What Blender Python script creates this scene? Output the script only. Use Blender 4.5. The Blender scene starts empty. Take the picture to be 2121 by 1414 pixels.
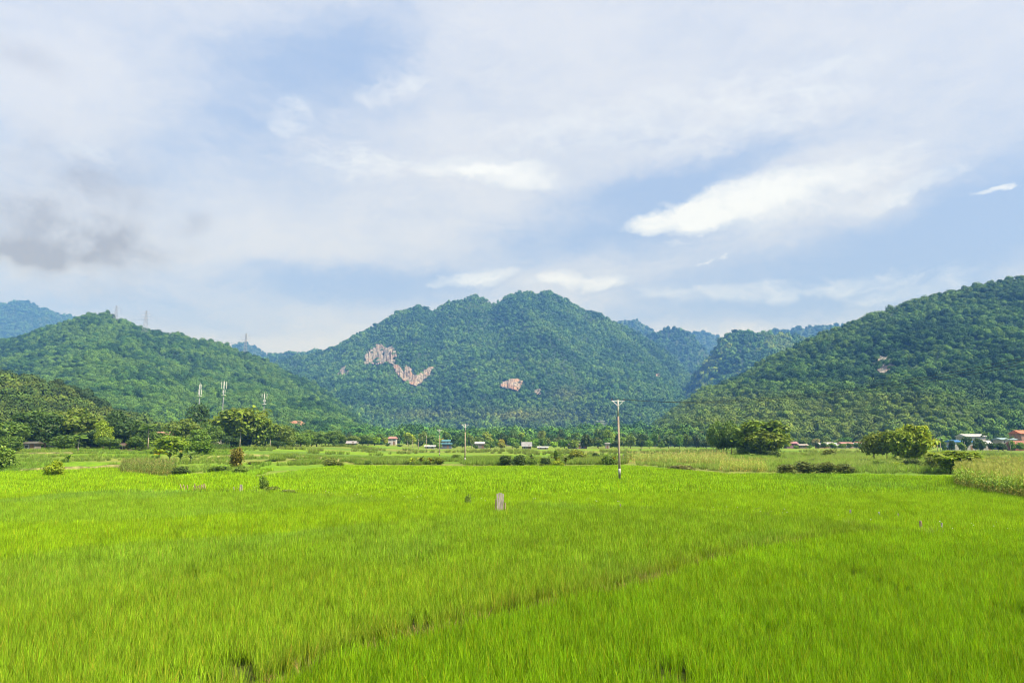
import bpy, math, random
import numpy as np
from mathutils import Vector, Matrix, Euler

S = bpy.context.scene
R = math.radians
# ------------------------------------------------------------------ camera
CAMZ = 5.0
TH = math.atan(205.0 / 1414.0)
cd = bpy.data.cameras.new('camera'); cam = bpy.data.objects.new('camera', cd)
S.collection.objects.link(cam); S.camera = cam
cam.location = (0, 0, CAMZ); cam.rotation_euler = (R(90) + TH, 0, 0)
cd.sensor_width = 36; cd.lens = 24.0; cd.clip_start = 0.1; cd.clip_end = 60000
S.view_settings.view_transform = 'Standard'; S.view_settings.look = 'None'
S.view_settings.gamma = 1; S.view_settings.use_curve_mapping = False
S.view_settings.exposure = 1.40
S.cycles.max_bounces = 5; S.cycles.diffuse_bounces = 3; S.cycles.glossy_bounces = 1
S.cycles.transmission_bounces = 3; S.cycles.volume_bounces = 0; S.cycles.transparent_max_bounces = 4
S.cycles.sample_clamp_indirect = 4.0; S.cycles.filter_width = 1.05
try:
    S.cycles.use_denoising = True; S.cycles.denoiser = 'OPENIMAGEDENOISE'; S.cycles.denoising_input_passes = 'RGB_ALBEDO_NORMAL'; S.cycles.denoising_prefilter = 'ACCURATE'
except Exception: pass

CT, ST = math.cos(TH), math.sin(TH)
def ray(px, py):
    xc = (px - 1060.5) / 1414.0; yc = (707.0 - py) / 1414.0
    return xc, CT - yc * ST, ST + yc * CT
def P(px, py, D):
    x, y, z = ray(px, py); k = D / y
    return Vector((x * k, D, CAMZ + z * k))
def G(px, py, z0=0.0):
    x, y, z = ray(px, py); k = (z0 - CAMZ) / z
    return (x * k, y * k)
def srgb(r, g, b):
    f = lambda c: (c / 255 / 12.92) if c <= 10 else ((c / 255 + 0.055) / 1.055) ** 2.4
    return (f(r), f(g), f(b), 1)

# ------------------------------------------------------------------ sun + sky
SUN_EL, SUN_AZ = R(50), R(120)      # azimuth clockwise from +Y (view direction)
sd = bpy.data.lights.new('sun', 'SUN'); sd.energy = 4.9; sd.angle = R(0.6); sd.color = (1.0, 0.955, 0.87)
so = bpy.data.objects.new('sun', sd); S.collection.objects.link(so)
sv = Vector((math.sin(SUN_AZ) * math.cos(SUN_EL), math.cos(SUN_AZ) * math.cos(SUN_EL), math.sin(SUN_EL)))
so.rotation_euler = sv.to_track_quat('Z', 'Y').to_euler(); so.location = (60, -40, 120)

W = bpy.data.worlds.new('World'); S.world = W; W.use_nodes = True
nt = W.node_tree; nt.nodes.clear()
def N(tree, typ, **kw):
    n = tree.nodes.new(typ)
    for k, v in kw.items(): setattr(n, k, v)
    return n
def math_(tree, op, a, b=None, c=None, clamp=False):
    n = tree.nodes.new('ShaderNodeMath'); n.operation = op; n.use_clamp = clamp
    for i, v in enumerate((a, b, c)):
        if v is None: continue
        if isinstance(v, (int, float)): n.inputs[i].default_value = v
        else: tree.links.new(v, n.inputs[i])
    return n.outputs[0]
def mixc(tree, fac, a, b):
    n = tree.nodes.new('ShaderNodeMix'); n.data_type = 'RGBA'
    for i, v in ((0, fac), (6, a), (7, b)):
        if isinstance(v, (int, float)): n.inputs[i].default_value = v
        elif isinstance(v, tuple): n.inputs[i].default_value = v
        else: tree.links.new(v, n.inputs[i])
    return n.outputs[2]
def maprange(tree, v, a, b, c=0.0, d=1.0, smooth=True):
    n = tree.nodes.new('ShaderNodeMapRange'); n.interpolation_type = 'SMOOTHSTEP' if smooth else 'LINEAR'
    tree.links.new(v, n.inputs[0])
    for i, q in enumerate((a, b, c, d)): n.inputs[i + 1].default_value = q
    return n.outputs[0]

sky = N(nt, 'ShaderNodeTexSky'); sky.sky_type = 'NISHITA'; sky.sun_disc = False
sky.sun_elevation = SUN_EL; sky.sun_rotation = SUN_AZ; sky.air_density = 1.0; sky.dust_density = 1.2; sky.ozone_density = 1.2
SKYS = 0.105
tc = N(nt, 'ShaderNodeTexCoord'); sep = N(nt, 'ShaderNodeSeparateXYZ'); nt.links.new(tc.outputs['Generated'], sep.inputs[0])
az = math_(nt, 'ARCTAN2', sep.outputs[0], sep.outputs[1]); el = math_(nt, 'ARCSINE', sep.outputs[2])
comb = N(nt, 'ShaderNodeCombineXYZ'); nt.links.new(az, comb.inputs[0]); nt.links.new(el, comb.inputs[1])
def wnoise(vec, scale, detail=6, rough=0.6, stretch=(1, 1, 1), rot=0.0, off=(0, 0, 0), dist=0.0, color=False):
    m = N(nt, 'ShaderNodeMapping'); m.inputs['Scale'].default_value = stretch; m.inputs['Rotation'].default_value = (0, 0, rot); m.inputs['Location'].default_value = off
    nt.links.new(vec, m.inputs[0])
    n = N(nt, 'ShaderNodeTexNoise'); n.inputs['Scale'].default_value = scale; n.inputs['Detail'].default_value = detail
    n.inputs['Roughness'].default_value = rough; n.inputs['Distortion'].default_value = dist
    nt.links.new(m.outputs[0], n.inputs[0]); return n.outputs[1 if color else 0]
# domain warp
wc = wnoise(comb.outputs[0], 6, 10, 0.68, (1, 1.6, 1), 0, (3, 1, 0), color=True)
sub = N(nt, 'ShaderNodeVectorMath', operation='SUBTRACT'); nt.links.new(wc, sub.inputs[0]); sub.inputs[1].default_value = (0.5, 0.5, 0.5)
scl = N(nt, 'ShaderNodeVectorMath', operation='MULTIPLY'); nt.links.new(sub.outputs[0], scl.inputs[0]); scl.inputs[1].default_value = (0.17, 0.085, 0)
addv = N(nt, 'ShaderNodeVectorMath', operation='ADD'); nt.links.new(comb.outputs[0], addv.inputs[0]); nt.links.new(scl.outputs[0], addv.inputs[1])
wv = addv.outputs[0]
def blob(px, py, rx, ry, rot, amp, soft=1.0, vec=None):
    x, y, z = ray(px, py); a = math.atan2(x, y); e = math.atan2(z, math.hypot(x, y))
    s1 = N(nt, 'ShaderNodeVectorMath', operation='SUBTRACT'); nt.links.new(vec or wv, s1.inputs[0]); s1.inputs[1].default_value = (a, e, 0)
    m = N(nt, 'ShaderNodeMapping'); m.inputs['Rotation'].default_value = (0, 0, -R(rot)); nt.links.new(s1.outputs[0], m.inputs[0])
    d = N(nt, 'ShaderNodeVectorMath', operation='DIVIDE'); nt.links.new(m.outputs[0], d.inputs[0]); d.inputs[1].default_value = (rx / 1414, ry / 1414, 1)
    l = N(nt, 'ShaderNodeVectorMath', operation='LENGTH'); nt.links.new(d.outputs[0], l.inputs[0])
    return maprange(nt, l.outputs['Value'], 1.0 + 0.3 * soft, max(0.0, 1.0 - 0.9 * soft), 0, amp)
def total(lst):
    o = lst[0]
    for q in lst[1:]: o = math_(nt, 'ADD', o, q)
    return o
holes = total([blob(*b) for b in [
    (1800, 545, 520, 95, 3, 0.80), (560, 190, 330, 230, 35, 0.42), (1320, 430, 330, 70, 8, 0.50), (1500, 350, 260, 40, 10, 0.38),
    (1150, 525, 420, 60, 6, 0.50), (720, 590, 380, 48, 0, 0.62), (2060, 400, 200, 110, 20, 0.60), (780, 60, 260, 90, 25, 0.35),
    (1500, 655, 480, 45, 0, 0.35), (330, 640, 420, 60, 0, 0.48), (330, 330, 200, 60, 20, 0.25)]])
n1 = wnoise(wv, 3.2, 7, 0.58, (1, 2.6, 1), R(-14), (1.3, 0.2, 0))
n2 = wnoise(wv, 9, 8, 0.66, (1, 2.2, 1), R(-20), (7, 3, 0))
cov = math_(nt, 'SUBTRACT', 0.80, holes)
cov = math_(nt, 'ADD', cov, math_(nt, 'MULTIPLY', math_(nt, 'SUBTRACT', n1, 0.5), 1.0))
cov = math_(nt, 'ADD', cov, math_(nt, 'MULTIPLY', math_(nt, 'SUBTRACT', n2, 0.5), 0.6))
n3 = wnoise(wv, 34, 9, 0.7, (1, 2.6, 1), R(-16), (4, 9, 0))
cov = math_(nt, 'ADD', cov, math_(nt, 'MULTIPLY', math_(nt, 'SUBTRACT', n3, 0.5), 0.35))
cov = maprange(nt, cov, 0.0, 1.05, 0.12, 1.0)
bright = total([blob(*b) for b in [
    (1500, 425, 200, 40, 7, 1.15, .7), (1400, 452, 100, 32, 0, 0.7, .6), (1700, 392, 220, 42, 13, 0.75), (1880, 395, 140, 20, 10, 0.5),
    (1060, 362, 130, 30, -8, 1.15), (960, 352, 120, 16, 4, .8), (720, 345, 110, 40, 0, .45), (985, 573, 105, 20, 8, 0.85, .8), (1190, 592, 130, 19, -3, 0.95, .8), (1650, 598, 230, 22, 4, 0.55), (1420, 610, 150, 12, 2, .45),
    (1900, 590, 130, 22, 6, 0.4), (2030, 412, 46, 8, 8, 0.95, .7), (605, 240, 45, 60, -50, 0.5), (730, 325, 34, 40, 0, 0.4), (840, 345, 80, 30, 0, .35), (195, 325, 55, 30, -20, 0.45),
    (800, 175, 110, 32, 12, 0.35), (1300, 250, 500, 90, 6, 0.28), (1600, 230, 300, 60, 14, .25), (30, 540, 60, 40, 0, 0.4), (1390, 500, 40, 8, 0, 0.5), (1520, 537, 14, 5, 10, 0.6, .8), (1470, 545, 30, 5, 10, .4)]])
nb = wnoise(wv, 18, 10, 0.72, (1, 2.2, 1), R(-18), (2, 5, 0))
bm = maprange(nt, bright, 0.0, 0.25, 0, 1)
bright = math_(nt, 'ADD', math_(nt, 'MULTIPLY', bright, 0.9), math_(nt, 'MULTIPLY', math_(nt, 'SUBTRACT', nb, 0.52), 2.3))
bright = math_(nt, 'MULTIPLY', maprange(nt, bright, 0.0, 1.25, 0, 1, False), bm)
grey = total([blob(*b) for b in [
    (80, 480, 190, 85, -8, 0.58), (170, 400, 130, 130, -60, 0.60), (275, 505, 100, 45, 0, 0.62), (60, 520, 120, 28, 0, .5), (385, 460, 50, 24, 20, 0.45), (30, 545, 60, 30, 0, .3),
    (75, 130, 60, 32, 0, 0.35), (110, 370, 150, 50, 0, 0.22), (150, 545, 150, 22, 0, 0.3), (850, 350, 120, 30, 0, .05), (240, 610, 60, 30, 0, .18)]])
ng = wnoise(comb.outputs[0], 9, 10, 0.62, (1, 1.3, 1), 0, (9, 4, 0), .35)
grey = math_(nt, 'MULTIPLY', grey, maprange(nt, ng, 0.34, 0.64, 0.22, 1.1), clamp=True)
skc = N(nt, 'ShaderNodeVectorMath', operation='SCALE'); nt.links.new(sky.outputs[0], skc.inputs[0]); skc.inputs['Scale'].default_value = SKYS
EXPO = 2 ** S.view_settings.exposure
def rad(r, g, b, k=1.0):
    c = srgb(r, g, b); return (c[0] * k / EXPO, c[1] * k / EXPO, c[2] * k / EXPO, 1)
# thin high haze whitens the blue a little everywhere, more near the horizon
blue = mixc(nt, 0.9, skc.outputs[0], rad(166, 194, 233))
hz = maprange(nt, el, 0.22, 0.0, 0, 0.28)
blue = mixc(nt, hz, blue, rad(190, 209, 236))
c1 = mixc(nt, cov, blue, rad(224, 230, 243))
c2 = mixc(nt, bright, c1, rad(246, 249, 252, 1.02))
c3 = mixc(nt, grey, c2, rad(180, 190, 212))
# the sky stands behind the valley haze: its own radiance is what is seen, less what the haze adds, over what it lets through
SIG = (0.63e-4, 1.28e-4, 2.55e-4); JH = (.36 / EXPO, .52 / EXPO, .76 / EXPO)
path = math_(nt, 'MINIMUM', math_(nt, 'DIVIDE', 1175.0, math_(nt, 'MAXIMUM', sep.outputs[2], 0.03)), math_(nt, 'DIVIDE', 6300.0, math_(nt, 'MAXIMUM', sep.outputs[1], 0.75)))
sc3 = N(nt, 'ShaderNodeSeparateColor'); nt.links.new(c3, sc3.inputs[0]); cc3 = N(nt, 'ShaderNodeCombineColor')
for i_ in range(3):
    Tm = math_(nt, 'POWER', 2.718281828, math_(nt, 'MULTIPLY', path, -SIG[i_]))
    nt.links.new(math_(nt, 'MAXIMUM', math_(nt, 'DIVIDE', math_(nt, 'SUBTRACT', sc3.outputs[i_], math_(nt, 'MULTIPLY', math_(nt, 'SUBTRACT', 1.0, Tm), JH[i_])), Tm), 0.02), cc3.inputs[i_])
bg = N(nt, 'ShaderNodeBackground'); bg.inputs[1].default_value = 1.0; nt.links.new(cc3.outputs[0], bg.inputs[0])
wo = N(nt, 'ShaderNodeOutputWorld'); nt.links.new(bg.outputs[0], wo.inputs[0])

# ------------------------------------------------------------------ helpers
def tag(o, label, cat, group=None, kind=None):
    o['label'] = label; o['category'] = cat
    if group: o['group'] = group
    if kind: o['kind'] = kind
    return o
def link(o, parent=None):
    S.collection.objects.link(o)
    if parent: o.parent = parent
    return o
def empty(name, loc, rz=0.0, sc=1.0):
    o = bpy.data.objects.new(name, None); S.collection.objects.link(o)
    o.location = loc; o.rotation_euler = (0, 0, rz); o.scale = (sc, sc, sc) if not isinstance(sc, tuple) else sc
    return o
def npmesh(name, V, F, col=None, smooth=False, mats=(), fmat=None):
    """V (n,3), F (m,k) all faces with k corners; col (n,3) vertex colours."""
    V = np.asarray(V, dtype=np.float32); F = np.asarray(F, dtype=np.int32)
    me = bpy.data.meshes.new(name); me.vertices.add(len(V)); me.vertices.foreach_set('co', V.ravel())
    m, k = F.shape
    me.loops.add(m * k); me.loops.foreach_set('vertex_index', F.ravel())
    me.polygons.add(m); me.polygons.foreach_set('loop_start', np.arange(0, m * k, k, dtype=np.int32))
    try: me.polygons.foreach_set('loop_total', np.full(m, k, dtype=np.int32))
    except Exception: pass
    if smooth: me.polygons.foreach_set('use_smooth', np.ones(m, dtype=bool))
    if col is not None:
        a = me.color_attributes.new('col', 'FLOAT_COLOR', 'POINT')
        c = np.ones((len(V), 4), dtype=np.float32); c[:, :3] = col; a.data.foreach_set('color', c.ravel())
    for mt in mats: me.materials.append(mt)
    if fmat is not None: me.polygons.foreach_set('material_index', np.asarray(fmat, dtype=np.int32))
    me.update(calc_edges=True); me.validate()
    return me
class MB:
    """collects quads/tris of boxes, tubes, prisms"""
    def __init__(s): s.v = []; s.f = []
    def box(s, c, d, rot=None):
        b = len(s.v)
        for x in (-.5, .5):
            for y in (-.5, .5):
                for z in (-.5, .5):
                    p = Vector((x * d[0], y * d[1], z * d[2]))
                    if rot is not None: p.rotate(rot)
                    s.v.append(tuple(p + Vector(c)))
        for q in ((0, 1, 3, 2), (4, 6, 7, 5), (0, 4, 5, 1), (2, 3, 7, 6), (0, 2, 6, 4), (1, 5, 7, 3)): s.f.append(tuple(b + i for i in q))
    def tube(s, pts, rads, n=8, cap=True):
        pts = [Vector(p) for p in pts]; b = len(s.v)
        for i, p in enumerate(pts):
            t = (pts[min(i + 1, len(pts) - 1)] - pts[max(i - 1, 0)]).normalized()
            u = t.orthogonal().normalized() if abs(t.z) < .95 else Vector((1, 0, 0)).cross(t).normalized()
            if abs(t.z) < .95: u = Vector((0, 0, 1)).cross(t).normalized()
            w = t.cross(u)
            r = rads[i] if isinstance(rads, (list, tuple)) else rads
            for k in range(n):
                a = 2 * math.pi * k / n; s.v.append(tuple(p + u * math.cos(a) * r + w * math.sin(a) * r))
        for i in range(len(pts) - 1):
            for k in range(n):
                s.f.append((b + i * n + k, b + i * n + (k + 1) % n, b + (i + 1) * n + (k + 1) % n, b + (i + 1) * n + k))
        if cap:
            s.f.append(tuple(b + k for k in range(n))[::-1]); s.f.append(tuple(b + (len(pts) - 1) * n + k for k in range(n)))
    def poly(s, verts, faces):
        b = len(s.v); s.v += [tuple(v) for v in verts]; s.f += [tuple(b + i for i in f) for f in faces]
    def mesh(s, name, mat, smooth=False):
        me = bpy.data.meshes.new(name); me.from_pydata(s.v, [], s.f); me.materials.append(mat)
        if smooth:
            for p in me.polygons: p.use_smooth = True
        me.update(); return me
    def build(s, name, mat, parent=None, smooth=False):
        return link(bpy.data.objects.new(name, s.mesh(name, mat, smooth)), parent)

# numpy value noise
_rs = np.random.RandomState(7); _perm = _rs.rand(512, 512).astype(np.float64)
def vnoise(x, y, seed=0):
    x = x + seed * 17.37; y = y + seed * 31.71
    xi = np.floor(x).astype(int); yi = np.floor(y).astype(int); fx = x - xi; fy = y - yi
    fx = fx * fx * (3 - 2 * fx); fy = fy * fy * (3 - 2 * fy)
    a = _perm[xi % 512, yi % 512]; b = _perm[(xi + 1) % 512, yi % 512]; c = _perm[xi % 512, (yi + 1) % 512]; d = _perm[(xi + 1) % 512, (yi + 1) % 512]
    return (a * (1 - fx) + b * fx) * (1 - fy) + (c * (1 - fx) + d * fx) * fy
def fbm(x, y, oct=4, seed=0):
    r = 0; a = .5; t = 0
    for o in range(oct):
        r = r + a * vnoise(x * 2 ** o, y * 2 ** o, seed + o); t += a; a *= .5
    return r / t
def ridged(x, y, oct=3, seed=0):
    r = 0; a = .5; t = 0
    for o in range(oct):
        r = r + a * (1 - np.abs(2 * vnoise(x * 2 ** o, y * 2 ** o, seed + o) - 1)); t += a; a *= .5
    return r / t
def inpoly(x, y, poly):
    x = np.asarray(x); y = np.asarray(y); r = np.zeros(x.shape, bool); n = len(poly)
    for i in range(n):
        x1, y1 = poly[i]; x2, y2 = poly[(i + 1) % n]
        c = ((y1 > y) != (y2 > y)) & (x < (x2 - x1) * (y - y1) / ((y2 - y1) + 1e-12) + x1); r ^= c
    return r
def segdist(x, y, line):
    d = np.full(np.shape(x), 1e9)
    for (x1, y1), (x2, y2) in zip(line[:-1], line[1:]):
        dx, dy = x2 - x1, y2 - y1; L = dx * dx + dy * dy + 1e-12
        t = np.clip(((x - x1) * dx + (y - y1) * dy) / L, 0, 1)
        d = np.minimum(d, np.hypot(x - x1 - t * dx, y - y1 - t * dy))
    return d

# ------------------------------------------------------------------ materials
def new_mat(name):
    m = bpy.data.materials.new(name); m.use_nodes = True; t = m.node_tree
    p = t.nodes['Principled BSDF']; return m, t, p
def leaf_mat(name, base, var=0.35, trans=0.35, source='object', rough=0.55, spec=0.25):
    """foliage: base colour times the tint of the thing and a per-leaf tint"""
    m, t, p = new_mat(name)
    at = N(t, 'ShaderNodeAttribute'); at.attribute_name = 'col'; at.attribute_type = 'GEOMETRY'
    if source == 'object':
        oi = N(t, 'ShaderNodeObjectInfo'); c = oi.outputs['Color']
    elif source == 'instancer':
        ia = N(t, 'ShaderNodeAttribute'); ia.attribute_name = 'tint'; ia.attribute_type = 'INSTANCER'; c = ia.outputs['Color']
    else: c = base
    mx = N(t, 'ShaderNodeMix', data_type='RGBA', blend_type='MULTIPLY'); mx.inputs[0].default_value = 1
    if isinstance(c, tuple): mx.inputs[6].default_value = c
    else: t.links.new(c, mx.inputs[6])
    t.links.new(at.outputs['Color'], mx.inputs[7]); col = mx.outputs[2]
    t.links.new(col, p.inputs['Base Color']); p.inputs['Roughness'].default_value = rough; p.inputs['Specular IOR Level'].default_value = spec
    if trans > 0:
        tr = N(t, 'ShaderNodeBsdfTranslucent')
        hs = N(t, 'ShaderNodeHueSaturation'); hs.inputs['Value'].default_value = 1.25; hs.inputs['Saturation'].default_value = 1.1; hs.inputs['Hue'].default_value = 0.49
        t.links.new(col, hs.inputs['Color']); t.links.new(hs.outputs[0], tr.inputs[0])
        ms = N(t, 'ShaderNodeMixShader'); ms.inputs[0].default_value = trans
        t.links.new(p.outputs[0], ms.inputs[1]); t.links.new(tr.outputs[0], ms.inputs[2])
        t.links.new(ms.outputs[0], t.nodes['Material Output'].inputs[0])
    return m
M_leaf = leaf_mat('foliage', None, trans=0.3)
M_forest = leaf_mat('forest_foliage', None, trans=0.0, source='instancer', rough=0.8, spec=0.1)
M_rice = leaf_mat('rice_leaf', None, trans=0.30, source='instancer', rough=0.6, spec=0.12)
def plain(name, col, rough=0.8, var=0.15, scale=3.0, metal=0.0, bump=0.0, spec=0.3, stretch=(1, 1, 1)):
    m, t, p = new_mat(name)
    tcn = N(t, 'ShaderNodeTexCoord'); mp = N(t, 'ShaderNodeMapping'); mp.inputs['Scale'].default_value = stretch
    t.links.new(tcn.outputs['Object'], mp.inputs[0])
    n = N(t, 'ShaderNodeTexNoise'); n.inputs['Scale'].default_value = scale; n.inputs['Detail'].default_value = 6; n.inputs['Roughness'].default_value = .65
    t.links.new(mp.outputs[0], n.inputs[0])
    lo = tuple(c * (1 - var * 1.6) for c in col[:3]) + (1,); hi = tuple(min(1, c * (1 + var)) for c in col[:3]) + (1,)
    f = maprange(t, n.outputs[0], .3, .7)
    t.links.new(mixc(t, f, lo, hi), p.inputs['Base Color']); p.inputs['Roughness'].default_value = rough; p.inputs['Metallic'].default_value = metal
    p.inputs['Specular IOR Level'].default_value = spec
    if bump:
        b = N(t, 'ShaderNodeBump'); b.inputs['Strength'].default_value = bump; b.inputs['Distance'].default_value = .05
        t.links.new(n.outputs[0], b.inputs['Height']); t.links.new(b.outputs[0], p.inputs['Normal'])
    return m
M_bark = plain('bark', (.16, .12, .085), .9, .3, 4, bump=.5)
M_conc = plain('weathered_concrete', (.25, .205, .155), .85, .22, 3, stretch=(1, 1, .3))
M_conc_l = plain('pale_concrete', (.33, .33, .31), .8, .15, 3)
M_galv = plain('galvanised_steel', (.50, .52, .54), .55, .12, 6, .3)
M_ant = plain('antenna_white', (.50, .52, .52), .5, .05, 2)
M_mast = plain('dull_mast_steel', (.22, .25, .28), .6, .12, 6, .2)
M_wire = plain('wire', (.03, .035, .04), .6, .1, 2)
M_insul = plain('insulator_brown', (.10, .05, .04), .3, .1, 3)
M_oldwood = plain('old_grey_wood', (.33, .28, .26), .9, .3, 12, bump=.6, stretch=(1, 1, .15))
M_stake = plain('dry_stake', (.27, .20, .12), .9, .3, 12, bump=.5, stretch=(1, 1, .2))
M_white = plain('white_wall', (.72, .71, .68), .85, .12, .8)
M_bank = plain('bare_earth', (.24, .16, .10), .95, .3, .8)
M_dark = plain('dark_opening', (.03, .035, .04), .6, .2, 2)

# ------------------------------------------------------------------ geometry-node scatter
def scatter(name, pts, protos, rot, scl_, idx, tint, label, cat):
    n = len(pts)
    me = bpy.data.meshes.new(name); me.vertices.add(n); me.vertices.foreach_set('co', np.asarray(pts, np.float32).ravel())
    def attr(nm, typ, data, key):
        a = me.attributes.new(nm, typ, 'POINT'); a.data.foreach_set(key, np.asarray(data).ravel())
    attr('rot', 'FLOAT_VECTOR', rot.astype(np.float32), 'vector')
    if scl_.ndim == 1: scl_ = np.repeat(scl_[:, None], 3, 1)
    attr('scl', 'FLOAT_VECTOR', scl_.astype(np.float32), 'vector')
    attr('idx', 'INT', idx.astype(np.int32), 'value')
    c = np.ones((n, 4), np.float32); c[:, :3] = tint
    attr('tint', 'FLOAT_COLOR', c, 'color')
    o = link(bpy.data.objects.new(name, me)); tag(o, label, cat, kind='stuff')
    g = bpy.data.node_groups.new('scatter_' + name, 'GeometryNodeTree')
    g.interface.new_socket('Geometry', in_out='INPUT', socket_type='NodeSocketGeometry')
    g.interface.new_socket('Geometry', in_out='OUTPUT', socket_type='NodeSocketGeometry')
    gi = g.nodes.new('NodeGroupInput'); go = g.nodes.new('NodeGroupOutput')
    iop = g.nodes.new('GeometryNodeInstanceOnPoints'); iop.inputs['Pick Instance'].default_value = True
    join = g.nodes.new('GeometryNodeJoinGeometry')
    for pm in reversed(protos):
        po = bpy.data.objects.new('plant_shape', pm)
        oi = g.nodes.new('GeometryNodeObjectInfo'); oi.inputs['Object'].default_value = po; oi.inputs['As Instance'].default_value = False
        gt = g.nodes.new('GeometryNodeGeometryToInstance'); g.links.new(oi.outputs['Geometry'], gt.inputs[0]); g.links.new(gt.outputs[0], join.inputs[0])
    g.links.new(join.outputs[0], iop.inputs['Instance']); g.links.new(gi.outputs[0], iop.inputs['Points'])
    for nm, typ, sk in (('rot', 'FLOAT_VECTOR', 'Rotation'), ('scl', 'FLOAT_VECTOR', 'Scale'), ('idx', 'INT', 'Instance Index')):
        na = g.nodes.new('GeometryNodeInputNamedAttribute'); na.data_type = typ; na.inputs['Name'].default_value = nm
        g.links.new(na.outputs['Attribute'], iop.inputs[sk])
    g.links.new(iop.outputs[0], go.inputs[0])
    md = o.modifiers.new('scatter', 'NODES'); md.node_group = g
    return o

# ------------------------------------------------------------------ foliage builders (numpy)
def cards(C, Nrm, size, rs, aspect=1.6, jitter=0.7, tint=(.75, 1.25), droop=0.0):
    """irregular leaf-clump faces centred at C with approximate normals Nrm -> verts (4n), faces, col"""
    n = len(C)
    Nn = Nrm + jitter * rs.randn(n, 3); Nn /= np.linalg.norm(Nn, axis=1)[:, None] + 1e-9
    A = rs.randn(n, 3); A[:, 2] -= droop * 2
    A -= (A * Nn).sum(1)[:, None] * Nn; A /= np.linalg.norm(A, axis=1)[:, None] + 1e-9
    B = np.cross(Nn, A)
    s = (size * (0.6 + 0.8 * rs.rand(n)))[:, None] if np.isscalar(size) else (size * (0.6 + 0.8 * rs.rand(n)))[:, None]
    a = A * s * aspect * .5; b = B * s * .5
    q = lambda: (0.75 + .5 * rs.rand(n))[:, None]
    v = np.stack([C - a * q(), C - b * q() + Nn * s * .12, C + a * q(), C + b * q() + Nn * s * .12], 1).reshape(-1, 3)
    f = np.arange(4 * n).reshape(n, 4)
    t = tint[0] + (tint[1] - tint[0]) * rs.rand(n)
    hue = (rs.rand(n) - .5) * .25
    c = np.stack([t * (1 + hue), t, t * (1 - hue * .6)], 1); c = np.repeat(c, 4, 0)
    return v, f, c
def join(parts):
    V = []; F = []; Cc = []; o = 0
    for v, f, c in parts: V.append(v); F.append(f + o); Cc.append(c); o += len(v)
    return np.concatenate(V), np.concatenate(F), np.concatenate(Cc)
def crown(n, seed, lobes=9, rx=1.0, rz=0.8, size=.16, lobe_r=.42, jitter=.6, droop=0.0):
    rs = np.random.RandomState(seed); parts = []
    L = []
    for i in range(lobes):
        d = rs.randn(3); d /= np.linalg.norm(d); d[2] = d[2] * .8 + .12
        r = (.35 + .5 * rs.rand()) if i else 0
        L.append((np.array([d[0] * rx * r, d[1] * rx * r, d[2] * rz * r]), lobe_r * (.65 + .7 * rs.rand()) * (1.5 if i == 0 else 1)))
    w = np.array([l[1] ** 2 for l in L]); w /= w.sum()
    for (c, r), k in zip(L, w):
        m = max(6, int(n * k)); d = rs.randn(m, 3); d /= np.linalg.norm(d, axis=1)[:, None]
        lump = 1 + .22 * np.sin(d[:, 0] * 5 + seed) * np.cos(d[:, 1] * 6 + i) * np.sin(d[:, 2] * 5 + 1)
        rr = r * lump * (.72 + .33 * rs.rand(m) ** .6)
        C = c + d * rr[:, None] * np.array([1, 1, rz / rx * .95])
        parts.append(cards(C, d, size, rs, jitter=jitter, droop=droop))
    return join(parts)
def forest_proto(seed, n=260, size=.30, mat=None):
    v, f, c = crown(n, seed, lobes=6, rx=1, rz=.85, size=size, lobe_r=.62, jitter=.28)
    return npmesh('crown_shape', v, f, c, mats=(mat or M_forest,))
FOR = [forest_proto(100 + i, 260, .30) for i in range(8)]
FORN = [forest_proto(200 + i, 1100, .16) for i in range(8)]

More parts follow.
